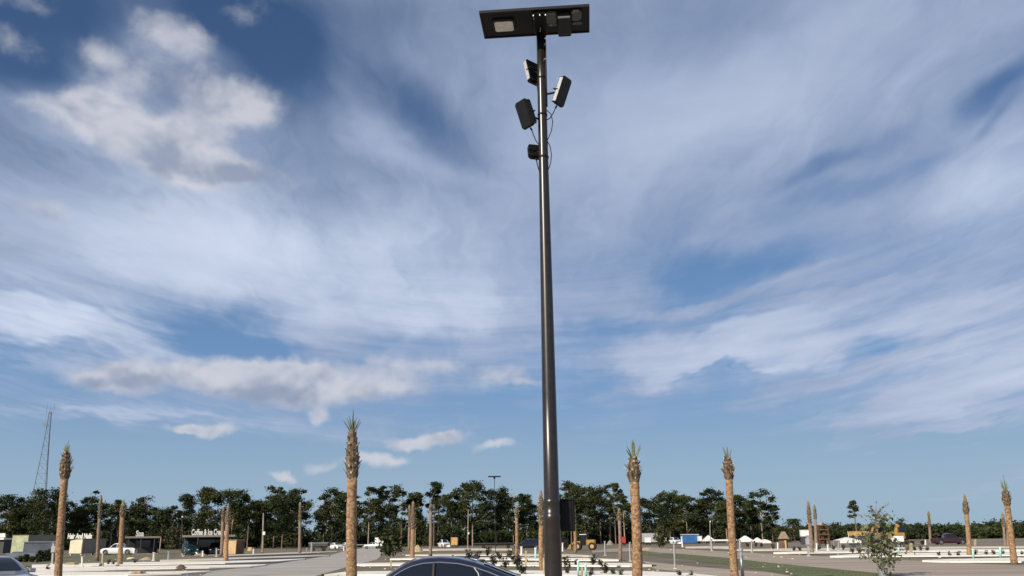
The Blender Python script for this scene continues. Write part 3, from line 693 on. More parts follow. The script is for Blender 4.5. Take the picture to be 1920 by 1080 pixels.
yt = sapling((1656,1082), 944, 34, 'young leafy tree with bare twiggy top in front of the right road', 1, n=1250, leaf=.085)
Bk = ground(1656, 1082); bk = empty('tree_bucket', (Bk.x, Bk.y-.02, 0), 'grey nursery bucket round the foot of the young tree', 'bucket')
part('bucket_body', lathe(MB(), [(0, .17), (.32, .215), (.35, .23), (.37, .23)], 20, axis='z'), M['steel'], bk); part('rim', MB().tube([(.232*math.cos(a), .232*math.sin(a), .365) for a in np.linspace(0, 2*math.pi, 21)], .014, 6), M['mgrey'], bk)
sapling((731,1048), 985, 20, 'bushy young tree at the far bend of the pale road', 2, 'oak', 900, .20, .1)
sapling((318,1040), 972, 18, 'young tree standing between the spa and the coffee kiosk', 3, 'oak', 900, .22, .15)
sapling((36,1034), 986, 20, 'pale young tree in front of the green wall panel', 4, 'sapling', 420, .2, .3)
sapling((1240,1028), 985, 13, 'young tree beside the long grey trailer', 5, 'oak', 700, .22, .15)
SV = []
for k in range(5):
    g = np.random.default_rng(900+k); pts = []
    tb = MB()
    for j in range(7):
        th = j*.9+g.uniform(-.3, .3); l = g.uniform(.12, .26); p1 = Vector((math.cos(th)*l, math.sin(th)*l, g.uniform(.5, .95)))
        tb.tube([(0, 0, 0), p1*.5+Vector((0, 0, .1)), p1], [.016, .012, .005], 5, cap=False)
        for q in range(24): pts.append(np.array(p1*g.uniform(.35, 1.05))+g.normal(size=3)*.075)
    SV.append((tb.mesh('stem', M['bark']), MB().leaves(np.array(pts), .075, g).mesh('leaves', M['shrub'])))
def shrub(px, py, h, label, group, k):
    B = ground(px, py); t = empty('shrub', B, label, 'shrub', group); s_ = at(px, py-h*1.15, B.y).z
    w = s_*random.uniform(1.0, 1.4); a = random.uniform(0, 6.28)
    for nm, me in zip(('stem', 'leaves'), SV[k % 5]):
        o = part(nm, me, None, t); o.scale = (w, w, s_)
    t.rotation_euler = (0, 0, a)
SH = [('dark shrub planted between the white pads behind the navy car', 'shrubs between the pads behind the car',
  [(879,1050,19),(895,1051,18),(915,1044,17),(926,1063,22),(936,1052,17),(948,1067,20),(955,1048,17),(905,1065,14),(970,1064,22),(978,1080,26),(962,1052,14)]),
 ('dark shrub planted between the white pads right of the street light', 'shrubs between the pads beside the pole',
  [(1062,1062,19),(1064,1079,20),(1112,1062,21),(1135,1079,24),(1108,1082,16),(1164,1082,14),(1080,1062,12),(1150,1080,14),(1274,1083,14),(1296,1083,12),(1125,1062,14)]),
 ('dark shrub in the row before the white pads right of the road', 'shrubs before the pads on the right',
  [(1450,1031,10),(1489,1034,9),(1500,1034,9),(1536,1032,9),(1563,1032,9),(1582,1032,10),(1599,1039,14),(1612,1039,13),(1702,1034,9),(1715,1034,11),(1727,1034,10),(1739,1034,9),(1761,1044,10),(1781,1044,10),(1797,1044,11),(1830,1042,10),(1850,1042,10),(1864,1042,11),(1881,1041,10),(1917,1042,9),(1418,1027,9),(1428,1027,9),(1402,1027,9)]),
 ('dark weedy shrub along the white pads left of the road', 'shrubs along the pads on the left',
  [(89,1070,10),(188,1063,7),(203,1060,10),(212,1060,8),(253,1057,8),(70,1056,12),(30,1052,8)])]
k = 0
for lab, grp, L in SH:
    for px, py, h in L: shrub(px, py, h, lab, grp, k); k += 1
def big_shrub(px, py, h, label, grp):
    B = ground(px, py); t = empty('bush', B, label, 'bush', grp); s_ = at(px, py-h, B.y).z; g = np.random.default_rng(int(px))
    d = g.normal(size=(420, 3)); d /= np.linalg.norm(d, axis=1)[:, None]; p = np.array([0, 0, s_*.48])+d*g.uniform(.4, 1, (420, 1))*np.array([s_*.42, s_*.42, s_*.52]); p[:, 2] = np.abs(p[:, 2])
    part('leaves', MB().leaves(p, .13, g), M['pine_dark'], t); part('stem', MB().tube([(0,0,0),(.02,0,s_*.5)], [.05,.03], 6), M['bark'], t)
for px, py, h in ((37,1054,11),(48,1054,15),(60,1054,11),(74,1054,23),(88,1053,23),(100,1052,19)): big_shrub(px, py, h, 'dark rounded bush in front of the grey sheeted building', 'bushes before the grey building')

# ================================================================== vehicles
def interp(tab, x): return float(np.interp(x, [a for a, _ in tab], [b for _, b in tab]))
CARS = {  # roof: (x, height) along the greenhouse
 'sedan': dict(L=2.38, W=.915, hood=[(-2.38,.80),(-2.25,.98),(-1.75,1.03),(-1.0,1.0),(0,.97),(.9,.965),(1.5,.93),(2.05,.83),(2.3,.68),(2.38,.55)],
   roof=[(-1.95,1.03),(-1.75,1.075),(-1.48,1.16),(-1.21,1.255),(-.87,1.355),(-.54,1.42),(-.14,1.448),(.2,1.435),(.46,1.385),(.67,1.30),(.88,1.18),(1.08,1.05),(1.20,.965)],
   glass=(-1.62,.93), pill=(-.02,-.98), wb=(1.42,-1.40), wr=.33, drop=.105),
 'suv': dict(L=2.4, W=.95, hood=[(-2.4,.9),(-2.3,1.08),(-1.0,1.08),(.8,1.07),(1.6,1.05),(2.2,.98),(2.4,.7)],
   roof=[(-2.32,1.09),(-2.2,1.45),(-1.95,1.68),(-1.0,1.76),(.1,1.74),(.5,1.66),(.85,1.42),(1.2,1.08)], glass=(-2.05,.85), pill=(-.1,-1.2), wb=(1.45,-1.42), wr=.38, drop=.12),
 'pickup': dict(L=2.85, W=.98, hood=[(-2.85,1.0),(-2.8,1.12),(-.9,1.12),(0,1.12),(1.2,1.12),(1.7,1.10),(2.6,1.02),(2.85,.75)],
   roof=[(-.95,1.13),(-.85,1.6),(-.65,1.82),(0,1.88),(.55,1.84),(.8,1.7),(1.35,1.12)], glass=(-.75,1.0), pill=(.1,-.74), wb=(1.85,-1.75), wr=.40, drop=.12),
 'van': dict(L=2.6, W=.98, hood=[(-2.6,1.1),(-2.5,1.15),(1.0,1.15),(1.8,1.12),(2.4,1.02),(2.6,.7)],
   roof=[(-2.55,1.16),(-2.5,1.9),(-2.3,2.08),(.6,2.08),(1.05,1.95),(1.45,1.55),(1.9,1.14)], glass=(.1,1.2), pill=(.12,.1), wb=(1.7,-1.7), wr=.36, drop=.2),
}
for q_ in ('roof',): CARS['sedan'][q_] = [(x*.88, z) for x, z in CARS['sedan'][q_]]
CARS['sedan']['glass'] = (-1.43, .82); CARS['sedan']['pill'] = (-.02, -.86)
def car(kind, paint, loc, heading, label, cat='car', group=None, chrome=False, detail=True):
    """local +x is forward; heading in degrees from +X"""
    c = CARS[kind]; L, W, hood, roof = c['L'], c['W'], c['hood'], c['roof']
    t = empty({'pickup': 'pickup_truck', 'van': 'van', 'suv': 'parked_car'}.get(kind, 'parked_car'), loc, label, cat, group, R(heading))
    n = 34 if detail else 16
    def yb(x): u = abs(x)/L; return W*(1-.03*u-.20*max(0, (u-.72)/.28)**2)
    xs = [L*math.sin(a) if kind == 'sedan' else L*a/(math.pi/2) for a in np.linspace(-math.pi/2, math.pi/2, n)]
    mb = MB()
    def loft(rings):
        m_ = len(rings[0]); vs = [p for r in rings for p in r]; fs = []
        for i in range(len(rings)-1):
            for k in range(m_-1): fs.append((i*m_+k, i*m_+k+1, (i+1)*m_+k+1, (i+1)*m_+k))
        fs += [tuple(range(m_)), tuple(range(len(vs)-1, len(vs)-m_-1, -1))]
        mb.add(vs, fs)
    rings = []
    for x in xs:
        w, h = yb(x), interp(hood, x); q = max(.30, .26+.14*(abs(x)/L)**6)
        half = [(w*.90, .20), (w*.985, q+.05), (w, .55), (w*.985, min(.78, h-.10)), (w*.945, h-.055), (w*.87, h-.008), (w*.55, h+.018)]
        half = [(a, max(.2, z)) for a, z in half]
        rings.append([(x, a, z) for a, z in half]+[(x, 0, h+.028)]+[(x, -a, z) for a, z in half[::-1]])
    loft(rings)
    zb = interp(hood, 0)-.02; H = max(z for _, z in roof)
    def yg(z): u = (z-zb)/(H-zb); return W*(.865-.235*max(0, u)**1.15)
    rr = []
    for x in np.linspace(roof[0][0], roof[-1][0], 30 if detail else 14):
        z = interp(roof, x); zz = [zb-.01]+[zb+(z-.085-zb)*u for u in (.35, .7, 1)] if z > zb+.12 else [zb-.01]+[zb+max(.002, (z-.03-zb))*u for u in (.35, .7, 1)]
        e = yg(zz[-1]); half = [(yg(q), q) for q in zz]+[(e-.035, z-.030), (e-.12, z-.004), (e*.5, z+.012)]
        rr.append([(x, a, q) for a, q in half]+[(x, 0, z+.016)]+[(x, -a, q) for a, q in half[::-1]])
    loft(rr)
    part('body', mb, paint, t, smooth=True)
    # side glass following the tumblehome, with the pillar gaps left as body
    g0, g1 = c['glass']; cuts = sorted([p for p in c['pill'] if g0 < p < g1])
    edges = [g0]+cuts+[g1]; dr = c['drop']
    for s_ in (-1, 1):
        for a, b in zip(edges[:-1], edges[1:]):
            a2, b2 = a+(.045 if a != g0 else 0), b-(.045 if b != g1 else 0)
            if b2-a2 < .1: continue
            gm = MB(); cols = np.linspace(a2, b2, 14 if detail else 5); vs, fs = [], []
            for x in cols:
                zt = max(zb+.045, interp(roof, x)-dr)
                for k in range(5): z = zb+.04+(zt-zb-.04)*k/4; vs.append((x, s_*(yg(z)+.006), z))
            for i in range(len(cols)-1):
                for k in range(4):
                    f = (i*5+k, (i+1)*5+k, (i+1)*5+k+1, i*5+k+1); fs.append(f if s_ < 0 else f[::-1])
            gm.add(vs, fs); part('side_window', gm, M['glass'], t, smooth=True)
        if chrome:
            pts = []
            for x in np.linspace(g0-.02, g1+.02, 40): z = max(zb+.05, interp(roof, x)-dr+.012); pts.append((x, s_*(yg(z)+.010), z))
            part('window_trim', MB().tube(pts, .012, 6), M['chrome'], t, smooth=True)
            for p in c['pill'][:1]:
                z1 = interp(roof, p)-dr-.01
                part('pillar_cover', MB().tube([(p, s_*(yg(z)+.004), z) for z in np.linspace(zb+.04, z1, 5)], .036, 6), M['black2'], t)
            p = c['pill'][1]; z1 = interp(roof, p+.12)-dr
            part('window_divider', MB().tube([(p-.02, s_*(yg(zb+.04)+.008), zb+.04), (p+.02, s_*(yg(z1-.1)+.008), z1-.1), (p+.10, s_*(yg(z1)+.008), z1)], .010, 6), M['mgrey'], t)
    # windscreen and rear window
    for x0, x1, nm, sg in ((roof[-1][0]-.10, g1-.42 if kind in ('sedan',) else roof[-4][0]+.02, 'windscreen', 1), (roof[0][0]+.10, g0+.50 if kind == 'sedan' else roof[2][0]-.02, 'rear_window', -1)):
        gm = MB(); vs, fs = [], []; cols = np.linspace(x0, x1, 8)
        for x in cols:
            z = interp(roof, x)
            for k in range(7): y = (k/3-1)*(yg(z)-.16); vs.append((x+.012*sg, y, z+.022+.008*(1-(k/3-1)**2)))
        for i in range(7):
            for k in range(6):
                f = (i*7+k, i*7+k+1, (i+1)*7+k+1, (i+1)*7+k); fs.append(f if sg < 0 else f[::-1])
        part(nm, gm.add(vs, fs), M['glass'], t, smooth=True)
    for wx in c['wb']:
        for s_ in (-1, 1):
            r = c['wr']; tb = lathe(MB(), [(-.11, r*.70), (-.115, r*.9), (-.08, r), (.08, r), (.115, r*.9), (.11, r*.70)], 20)
            ty = part('wheel', tb, M['tyre'], t, smooth=True, loc=(wx, s_*(W-.10), r))
            rb = lathe(MB(), [(-.02, r*.69), (.02, r*.69)], 20)
            for k in range(5): rb.box(-r*.07, r*.07, -.03, .03, .05, r*.66, X=Matrix.Rotation(k*2*math.pi/5, 4, 'Y')@Matrix.Translation((0, s_*.085, 0)))
            part('rim', rb, M['mgrey'], ty)
            ar = [(math.cos(a)*(r+.06)+wx, s_*(yb(wx)+.004), math.sin(a)*(r+.06)+r) for a in np.linspace(0, math.pi, 14)]
            part('wheel_arch', MB().tube(ar, .03, 5), M['black2'], t)
    for s_ in (-1, 1):
        hx = L*.955; y = yb(hx)*.72; z = interp(hood, hx)-.10
        part('headlight', MB().rbox(-.16, .10, -.13, .13, -.06, .06, .05, X=Matrix.Translation((hx, s_*y, z))@Matrix.Rotation(s_*-.5, 4, 'Z')), M['lamp'], t)
        hx = -L*.965; part('tail_light', MB().rbox(-.08, .08, -.12, .12, -.07, .07, .04, X=Matrix.Translation((hx, s_*yb(hx)*.78, interp(hood, hx)-.12))), M['red'], t)
        mx = roof[-1][0]-.22; part('door_mirror', MB().rbox(-.07, .05, -.10, .10, -.06, .06, .03, X=Matrix.Translation((mx, s_*(yg(zb)+.14), zb+.09))), paint, t)
        if detail:
            for hx in (.05, -.95): part('door_handle', MB().rbox(-.10, .10, -.012, .012, -.015, .015, .008, X=Matrix.Translation((hx-.1, s_*(W*.985+.006), .84))), M['chrome'] if chrome else paint, t)
    if chrome:
        part('antenna', MB().add([(-.62,0,1.418),(-.80,-.03,1.385),(-.80,.03,1.385),(-.79,0,1.465),(-.74,0,1.47)], [(0,1,3,4),(0,4,3,2),(1,2,3),(0,2,1)]), paint, t)
    if kind == 'pickup':
        part('bed_liner', MB().box(-2.72, -1.02, -W+.16, W-.16, 1.14, 1.16), M['black2'], t)
    return t
Yc = (1.448-EYE)/(ray(830, 1044).z/ray(830, 1044).y)
p = at(830, 1044, Yc); car('sedan', M['navy'], (p.x-.16, Yc+.45, 0), 180, 'dark navy sedan with bright window trim, parked behind the street light', chrome=True)
p = at(4, 1061, 25.5); hd = R(-38)
car('sedan', M['silver'], (p.x-1.05*math.cos(hd), 25.5-1.05*math.sin(hd), 0), -38, 'silver sedan cut off by the lower left corner of the frame', chrome=False)
def far_car(kind, paint, px, py, heading, label, cat, dpx=0, detail=False):
    B = ground(px, py); return car(kind, paint, (B.x, B.y, 0), heading, label, cat, detail=detail)
far_car('pickup', M['white_car'], 222, 1040, 184, 'white pickup truck between the salon container and the spa', 'pickup truck')
far_car('suv', M['black_car'], 402, 1040, -72, 'black car nosed up under the coffee kiosk roof', 'car')
far_car('van', M['green_car'], 356, 1041, -60, 'dark teal van beside the left post of the coffee kiosk', 'van')
far_car('pickup', M['maroon'], 1781, 1021, -4, 'dark maroon pickup truck at the edge of the dry field', 'pickup truck')
far_car('suv', M['white_car'], 1266, 1021, -80, 'white car left of the blue containers', 'car')
far_car('pickup', M['white_car'], 832, 1027, -70, 'white pickup truck seen end on left of the orange box', 'pickup truck')
far_car('sedan', M['white_car'], 629, 1030, -50, 'white car left of the tall spiky palm, near the gap', 'car')
far_car('sedan', M['white_car'], 650, 1029, -60, 'white car peeping out behind the tall spiky palm', 'car')
far_car('sedan', M['silver'], 700, 1029, 170, 'low silver car parked under the white box trailer', 'car')
far_car('suv', M['black_car'], 990, 1030, 185, 'black car left of the street light among service posts', 'car')

# ================================================================== posts, pipes and stakes
def post(base, top, wpx, m, label, name='post', cat='post', group=None, headed=False):
    B = ground(*base); Tt = at(top[0], top[1], B.y); h = Tt.z; w = max(.05, wpx/1600*B.y*.5)
    t = empty(name, B, label, cat, group); dx_ = Tt.x-B.x
    if name in ('pipe', ):
        part('pipe_shaft', MB().tube([(0,0,0),(dx_*.9,0,h*.9)], w, 10), M[m], t, smooth=True); part('pipe_cap', MB().tube([(dx_*.9,0,h*.9),(dx_*.98,0,h*.985),(dx_,0,h)], [w*1.25,w*1.25,w*.9], 10), M['white' if m == 'teal' else m], t)
    elif name == 'stake':
        b = MB(); b.add([(-w,-w,0),(w,-w,0),(w,w,0),(-w,w,0),(dx_-w,-w,h*.93),(dx_+w,-w,h*.93),(dx_+w,w,h*.93),(dx_-w,w,h*.93),(dx_-w*.3,0,h),(dx_+w*.3,0,h)], [(0,3,2,1),(0,1,5,4),(1,2,6,5),(2,3,7,6),(3,0,4,7),(4,5,9,8),(6,7,8,9),(5,6,9),(7,4,8)])
        tag(t, label); part('stake_shaft', b, M[m], t)
    else:
        sh = MB().tube([(0,0,0),(dx_*.85,0,h*.85),(dx_*.97,0,h*.97)], [w*1.05,w,w], 4); part('post_shaft', sh, M[m], t)
        part('post_cap', MB().rbox(-w*1.25, w*1.25, -w*1.25, w*1.25, 0, h*.03+.02, w*.3, X=Matrix.Translation((dx_*.97,0,h*.97))), M[m], t)
        part('post_foot', MB().rbox(-w*1.7, w*1.7, -w*1.7, w*1.7, 0, .06, w*.4), M['concrete_old'], t)
        if headed: part('meter_box', MB().rbox(-w*1.7, w*1.7, -w*1.9, -w*1.02, h*.55, h*.86, w*.3), M['mgrey'], t)
    return t
for a in [
 ((98,1058),(101,1018),4.5,'mgrey','leaning pale grey post just left of the leftmost tall palm'),
 ((154,1063),(154,1044),3,'white','short white post on the nearest left pads, right of the leftmost palm'),
 ((288,1052),(289,1036),4,'white','short white post on the left pads in front of the young tree'),
 ((316,1051),(317,1034),4,'mgrey','grey post at the foot of the young tree by the coffee kiosk'),
 ((367,1040),(368,1018),3.4,'mgrey','grey post in front of the teal van'),
 ((380,1044),(380,1033),3,'white','short white post in front of the black car at the kiosk'),
 ((406,1044),(406,1028),3,'mgrey','grey post just left of the two shed palms'),
 ((475,1039),(475,1028),2.6,'white','small white post right of the plywood shed'),
 ((584,1037),(585,1017),3.6,'mgrey','grey service post under the gap in the treeline'),
 ((574,1037),(575,1028),2.5,'white','stubby white post left of the grey service post under the gap'),
 ((645,1033),(645,1025),2.4,'white','small white post just left of the tall spiky palm'),
 ((978,1042),(978,1025),3.6,'white','whitish post between the slim palm and street light pole'),
 ((1055,1034),(1055,1018),2.8,'white','white post right of the street light under the cabinet'),
 ((1135,1042),(1134,1015),2.8,'mgrey','grey post left of the slim palm by the red trailer'),
 ((1182,1053),(1181,1017),3,'mgrey','grey post hugging the left side of the thick palm'),
 ((1266,1067),(1264,1019),3.4,'mgrey','tall grey post standing alone at the start of the grass verge'),
 ((1280,1026),(1278,1006),2.6,'white','white post in front of the blue containers'),
 ((1335,1033),(1334,1011),2.8,'mgrey','grey post in front of the white tent left of the slim palm'),
 ((1410,1036),(1409,1014),2.8,'mgrey','grey post in front of the white tents right of the slim palm'),
 ((1388,1032),(1387,1012),3,'mgrey','grey post behind the thick steel post by the slim palm'),
 ((1458,1031),(1458,1017),2.4,'white','white post in front of the brown hut'),
 ((1516,1043),(1514,1004),4.2,'mgrey','stout grey post under the white cabinet, at the road edge'),
 ((1531,1034),(1531,1019),2.8,'white','white post at the foot of the leaning bare palms'),
 ((1553,1033),(1552,1021),3.2,'white','white post right of the leaning bare palms'),
 ((1572,1033),(1572,1015),2.6,'mgrey','grey post left of the white canopy'),
 ((1735,1022),(1735,1012),2.4,'white','short pale post left of the short dull palm'),
 ]: post(*a, headed=a[2] > 4.1)
for a in [
 ((1393,1087),(1389,1027),6.4,'steel','thick galvanised steel post beside the slim palm'),
 ((1084,1083),(1084,1051),4,'teal','taller sea green pipe in the pair right of the street light'),
 ((1098,1083),(1098,1058),4,'teal','shorter sea green pipe in the pair right of the street light'),
 ((1004,1049),(1004,1027),3.6,'teal','sea green pipe just left of the street light pole'),
 ((1685,1038),(1685,1022),3,'teal','sea green pipe right of the young leafy tree'),
 ((1825,1047),(1824,1029),3.8,'teal','sea green pipe right of the palm by the maroon pickup'),
 ((1876,1045),(1875,1026),3.8,'teal','sea green pipe left of the rightmost tall palm')]: post(*a, name='pipe', cat='pipe', group='service pipes standing by the pads')
for a in [
 ((192,1062),(193,1038),3,'stake','timber stake right of the salon palm'), ((986,1062),(986,1032),3.4,'stake','timber stake left of the street light by the slim palm'),
 ((1020,1080),(1020,1045),4.6,'stake','thick timber stake touching the left edge of the pole'), ((1091,1084),(1091,1063),4.4,'stake','timber stake between the two sea green pipes'),
 ((1708,1037),(1708,1018),4,'stake','timber stake right of the white hopper'), ((1828,1023),(1828,1011),3,'stake','timber stake in the dry field right of the maroon pickup'), ((733,1064),(733,1050),2,'stake','thin stake left of the navy car roof')]: post(*a, name='stake', cat='stake')

# ================================================================== shops and sheds
def text_mesh(s, size, ext, width):
    cu = bpy.data.curves.new('t', 'FONT'); cu.body = s; cu.size = size; cu.extrude = ext; cu.offset = size*.03; cu.align_x = 'CENTER'; cu.resolution_u = 3
    o = bpy.data.objects.new('t', cu); COL.objects.link(o); bpy.context.view_layer.update()
    me = bpy.data.meshes.new_from_object(o.evaluated_get(bpy.context.evaluated_depsgraph_get())); bpy.data.objects.remove(o)
    xs = [v.co.x for v in me.vertices]; k = width/(max(xs)-min(xs))
    for v in me.vertices: v.co.x *= k
    me.name = 'sign_lettering'; me.materials.clear(); me.materials.append(M['white']); return me
def corrugated(mb, p0, p1, z0, z1, n, d, mi=0):
    """wall of ribbed sheet from p0 to p1 (2D), outward to the right of p0->p1"""
    p0, p1 = Vector((*p0, 0)), Vector((*p1, 0)); u = (p1-p0)/n; nrm = Vector((u.y, -u.x, 0)).normalized()
    for k in range(n):
        a, b = p0+u*(k+.12), p0+u*(k+.62)
        mb.add([a+nrm*.002+Vector((0,0,z0)), b+nrm*.002+Vector((0,0,z0)), b+nrm*.002+Vector((0,0,z1)), a+nrm*.002+Vector((0,0,z1)), a+u*.12+nrm*d+Vector((0,0,z0)), b-u*.12+nrm*d+Vector((0,0,z0)), b-u*.12+nrm*d+Vector((0,0,z1)), a+u*.12+nrm*d+Vector((0,0,z1))], [(4,5,6,7),(0,4,7,3),(5,1,2,6),(7,6,2,3)], mi)
def container(base, label, wpx, toppx, wid, length, yaw, end_m, side_m, cat='container', name='shop_container', base_gap=.25):
    """base: px of the near bottom corner between lit end (to its left) and shaded side (to its right)"""
    B = ground(*base); H = at(base[0], toppx, B.y).z
    t = empty(name, B, label, cat, None, R(yaw))
    # local: end wall runs along -x from the corner, the long side along +y
    z0 = base_gap
    part('wall', MB().box(-wid, 0, 0, length, z0, H), M[side_m], t)
    e = MB().box(-wid+.06, -.06, -.03, -.002, z0+.06, H-.06); part('end_wall', e, M[end_m], t)
    cs = MB(); corrugated(cs, (0, 0), (0, length), z0+.08, H-.08, int(length/.28), .04); part('ribbed_side', cs, M[side_m], t, kind='stuff')
    part('roof', MB().box(-wid-.05, .05, -.05, length+.05, H+.002, H+.09), M['cgrey'], t)
    for q in ((-wid+.2, .3), (-.2, .3), (-wid+.2, length-.3), (-.2, length-.3)): part('support_block', MB().box(q[0]-.15, q[0]+.15, q[1]-.15, q[1]+.15, 0, z0-.002), M['concrete_old'], t)
    return t, H
def sign(t, text, px0, px1, ztop_px, zbot_px, Y, zlocal, yaw_root, xy):
    """raised white letters on the roof edge, facing the camera side"""
    w = (px1-px0)/1600*Y*.98; h = (zbot_px-ztop_px)/1600*Y
    me = text_mesh(text, h*1.32, .06, w)
    part('sign_rail', MB().box(-w/2-.1, w/2+.1, .05, .12, -.09, .01, X=Matrix.Translation((*xy, zlocal))@Matrix.Rotation(-yaw_root, 4, 'Z')), M['dgrey'], t)
    o = part('sign_lettering', me, None, t, loc=(*xy, zlocal+.02), rot=(R(90), 0, -yaw_root)); return o
t, H = container((152,1041), 'salon container with sunlit cream end, shaded grey side and white roof lettering', 0, 1011, 2.5, 5.8, -14, 'offwhite', 'cgrey')  # end and side coloured apart, cream for sun and grey for shade
Bc = ground(152, 1041); cx = at(148.5, 1008, Bc.y).x-Bc.x
sign(t, 'Hair And Nails', 126.5, 171, 999, 1008.5, Bc.y, H+.10, R(-14), (cx*math.cos(R(14))-.0, cx*math.sin(R(14))+.15))
t, H = container((49,1041), 'long dark container with pale green end wall at far left', 0, 1004, 3.5, 7.0, -14, 'greenwall', 'cgrey')
Bs = ground(72, 1047); t = empty('sheeted_building', Bs, 'low blue grey sheeted building stepped in front of the dark container', 'building', None, R(27))
part('wall', MB().box(-3.2, 2.3, .2, 4.2, 0, at(72, 1034, Bs.y+.2).z), M['bgrey'], t); part('upper_wall', MB().box(-2.0, 2.2, 1.2, 4.0, at(72,1034,Bs.y).z, at(72, 1017, Bs.y+2).z), M['bgrey'], t)
part('roof', MB().box(-2.1, 2.3, 1.1, 4.1, at(72,1017,Bs.y+2).z+.002, at(72,1016,Bs.y+2).z+.05), M['mgrey'], t); part('ramp', MB().add([(-3.9,-1.1,.02),(1.9,-1.1,.02),(1.9,.19,.75),(-3.9,.19,.75),(-3.9,.19,.02),(1.9,.19,.02)], [(0,1,2,3),(0,3,4),(1,5,2),(4,3,2,5)]), M['bgrey'], t)
Be = ground(-12, 1040); t = empty('shop_container', Be, 'white and dark shop unit cut off by the left frame edge', 'shop', None, 0)
part('wall', MB().box(-4, 1.7, 0, 3, .2, at(0,1012,Be.y).z), M['dgrey'], t); part('roof', MB().box(-4.2, 1.9, -.6, 3.2, at(0,1012,Be.y).z+.002, at(0,1010,Be.y).z+.1), M['white'], t); part('sign_panel', MB().rbox(-1, 1.55, .3, .45, at(0,1009,Be.y).z+.1, at(0,1000,Be.y).z, .1), M['white'], t)
def kiosk(x0, x1, base, roofpx, label, text, tx, tpx, posts, depth, wall_m):
    B = ground((x0+x1)/2, base); s_ = B.y/1600*1.02; Hr = at(B.x, roofpx, B.y).z if False else at((x0+x1)/2, roofpx, B.y).z
    t = empty('kiosk', B, label, 'kiosk', None, math.atan2(-B.x, B.y)); hw = (x1-x0)/2*s_
    part('roof', MB().box(-hw, hw, -1.2, depth, Hr-.28, Hr), M['dgrey'], t); part('fascia', MB().box(-hw-.03, hw+.03, -1.24, -1.203, Hr-.22, Hr+.06), M['cgrey'], t)
    part('back_wall', MB().box(-hw+.1, hw-.1, depth-.2, depth-.05, .05, Hr-.282), M[wall_m], t)
    part('counter', MB().box(-hw*.5, hw*.7, depth*.45, depth*.6, .05, 1.1), M['kiosk_interior'], t); part('serving_hatch', MB().box(-hw*.4, hw*.5, depth-.26, depth-.202, 1.1, Hr-.6), M['glass'], t)
    part('floor', MB().box(-hw, hw, -1.2, depth, 0, .045), M['concrete_old'], t)
    for q in posts:
        x = ((q-(x0+x1)/2))*s_; part('column', MB().box(x-.07, x+.07, -1.1, -.9, .047, Hr-.282), M['dgrey'], t)
    me = text_mesh(text, (tpx[1]-tpx[0])*s_*1.34, .06, (tx[1]-tx[0])*s_); part('sign_lettering', me, None, t, loc=(((tx[0]+tx[1])/2-(x0+x1)/2)*s_, -1.0, Hr+.07), rot=(R(90), 0, 0))
    return t
kiosk(236, 292, 1038.7, 1006.5, 'open fronted dark spa kiosk with white lettering on its roof', 'Spa', (252.5,265.5), (994.5,1005), (242,262,284), 4, 'kiosk_interior')
kiosk(345, 432, 1040.5, 1004, 'open dark coffee and ice cream kiosk with white roof lettering', 'Coffee & Ice Cream', (359.5,415), (993,1003.5), (349,371,425), 5, 'kiosk_interior')
t, H = container((442,1040.5), 'plywood shed with sunlit left face beside the coffee kiosk', 0, 1013, 2.7, 2.2, -14, 'plywood', 'brown', 'shed', 'shed', .06)  # shade on the right side is put in as a darker brown
Bx = ground(470, 1034); t = empty('crate', Bx, 'yellow brown crate at the foot of the thin pole', 'crate', None, R(-20)); part('crate_body', MB().box(-.45, .45, -.4, .4, .1, .8), M['tan_paint'], t)
for z in (.15, .45, .74): part('slat', MB().box(-.48, .48, -.43, -.402, z-.06, z+.06), M['plywood'], t)

# small pole lamps and utility poles
def thin_pole(base, top, r, m, label, head):
    B = ground(*base); Tt = at(*top, B.y); t = empty('utility_pole', B, label, 'pole', None); d = Tt.x-B.x
    part('pole', MB().tube([(0,0,0),(d*.5,0,Tt.z*.5),(d,0,Tt.z)], [r*1.2,r,r*.8], 8), M[m], t); q = r/.13; part('box', MB().rbox(-.02*q, .36*q, -.14*q, .14*q, head-.25*q, head+.25*q, .05*q, X=Matrix.Translation((d*head/Tt.z, 0, 0))), M['white'], t)
thin_pole((492,1039),(494,962),.13,'bark_pale','thin brown pole with a white box halfway, left of the dark clump', at(492,1000,ground(492,1039).y).z)
thin_pole((343,1036),(341,966),.07,'dgrey','thin dark lamp post with small white head left of the coffee kiosk', at(343,969,ground(343,1036).y).z)
thin_pole((1332,1030),(1331,976),.05,'mgrey','thin white pole with small head left of the slim palm', at(1332,978,ground(1332,1030).y).z)
thin_pole((877,1028),(878,955),.11,'bark_pale','pale thin pole behind the navy car, below the broadest pine', at(877,1000,ground(877,1028).y).z)
# far street light above the pines
Yf = 118; B = at(929, 1030, Yf); B.z = 0; Tt = at(927, 894.5, Yf); t = empty('far_street_light', B, 'far street light whose flat head shows above the pines', 'street light')
part('pole', MB().tube([(0,0,0),(-.05,0,Tt.z*.5),(Tt.x-B.x,0,Tt.z)], [.042,.04,.04], 8), M['bronze'], t); part('lamp_head', MB().rbox(-.85, .85, -.3, .3, 0, .13, .05, X=Matrix.Translation((Tt.x-B.x, 0, Tt.z))), M['black'], t); part('mounting_bracket', MB().box(-.12, .12, -.12, .12, -.25, -.002, X=Matrix.Translation((Tt.x-B.x, 0, Tt.z))), M['black2'], t)
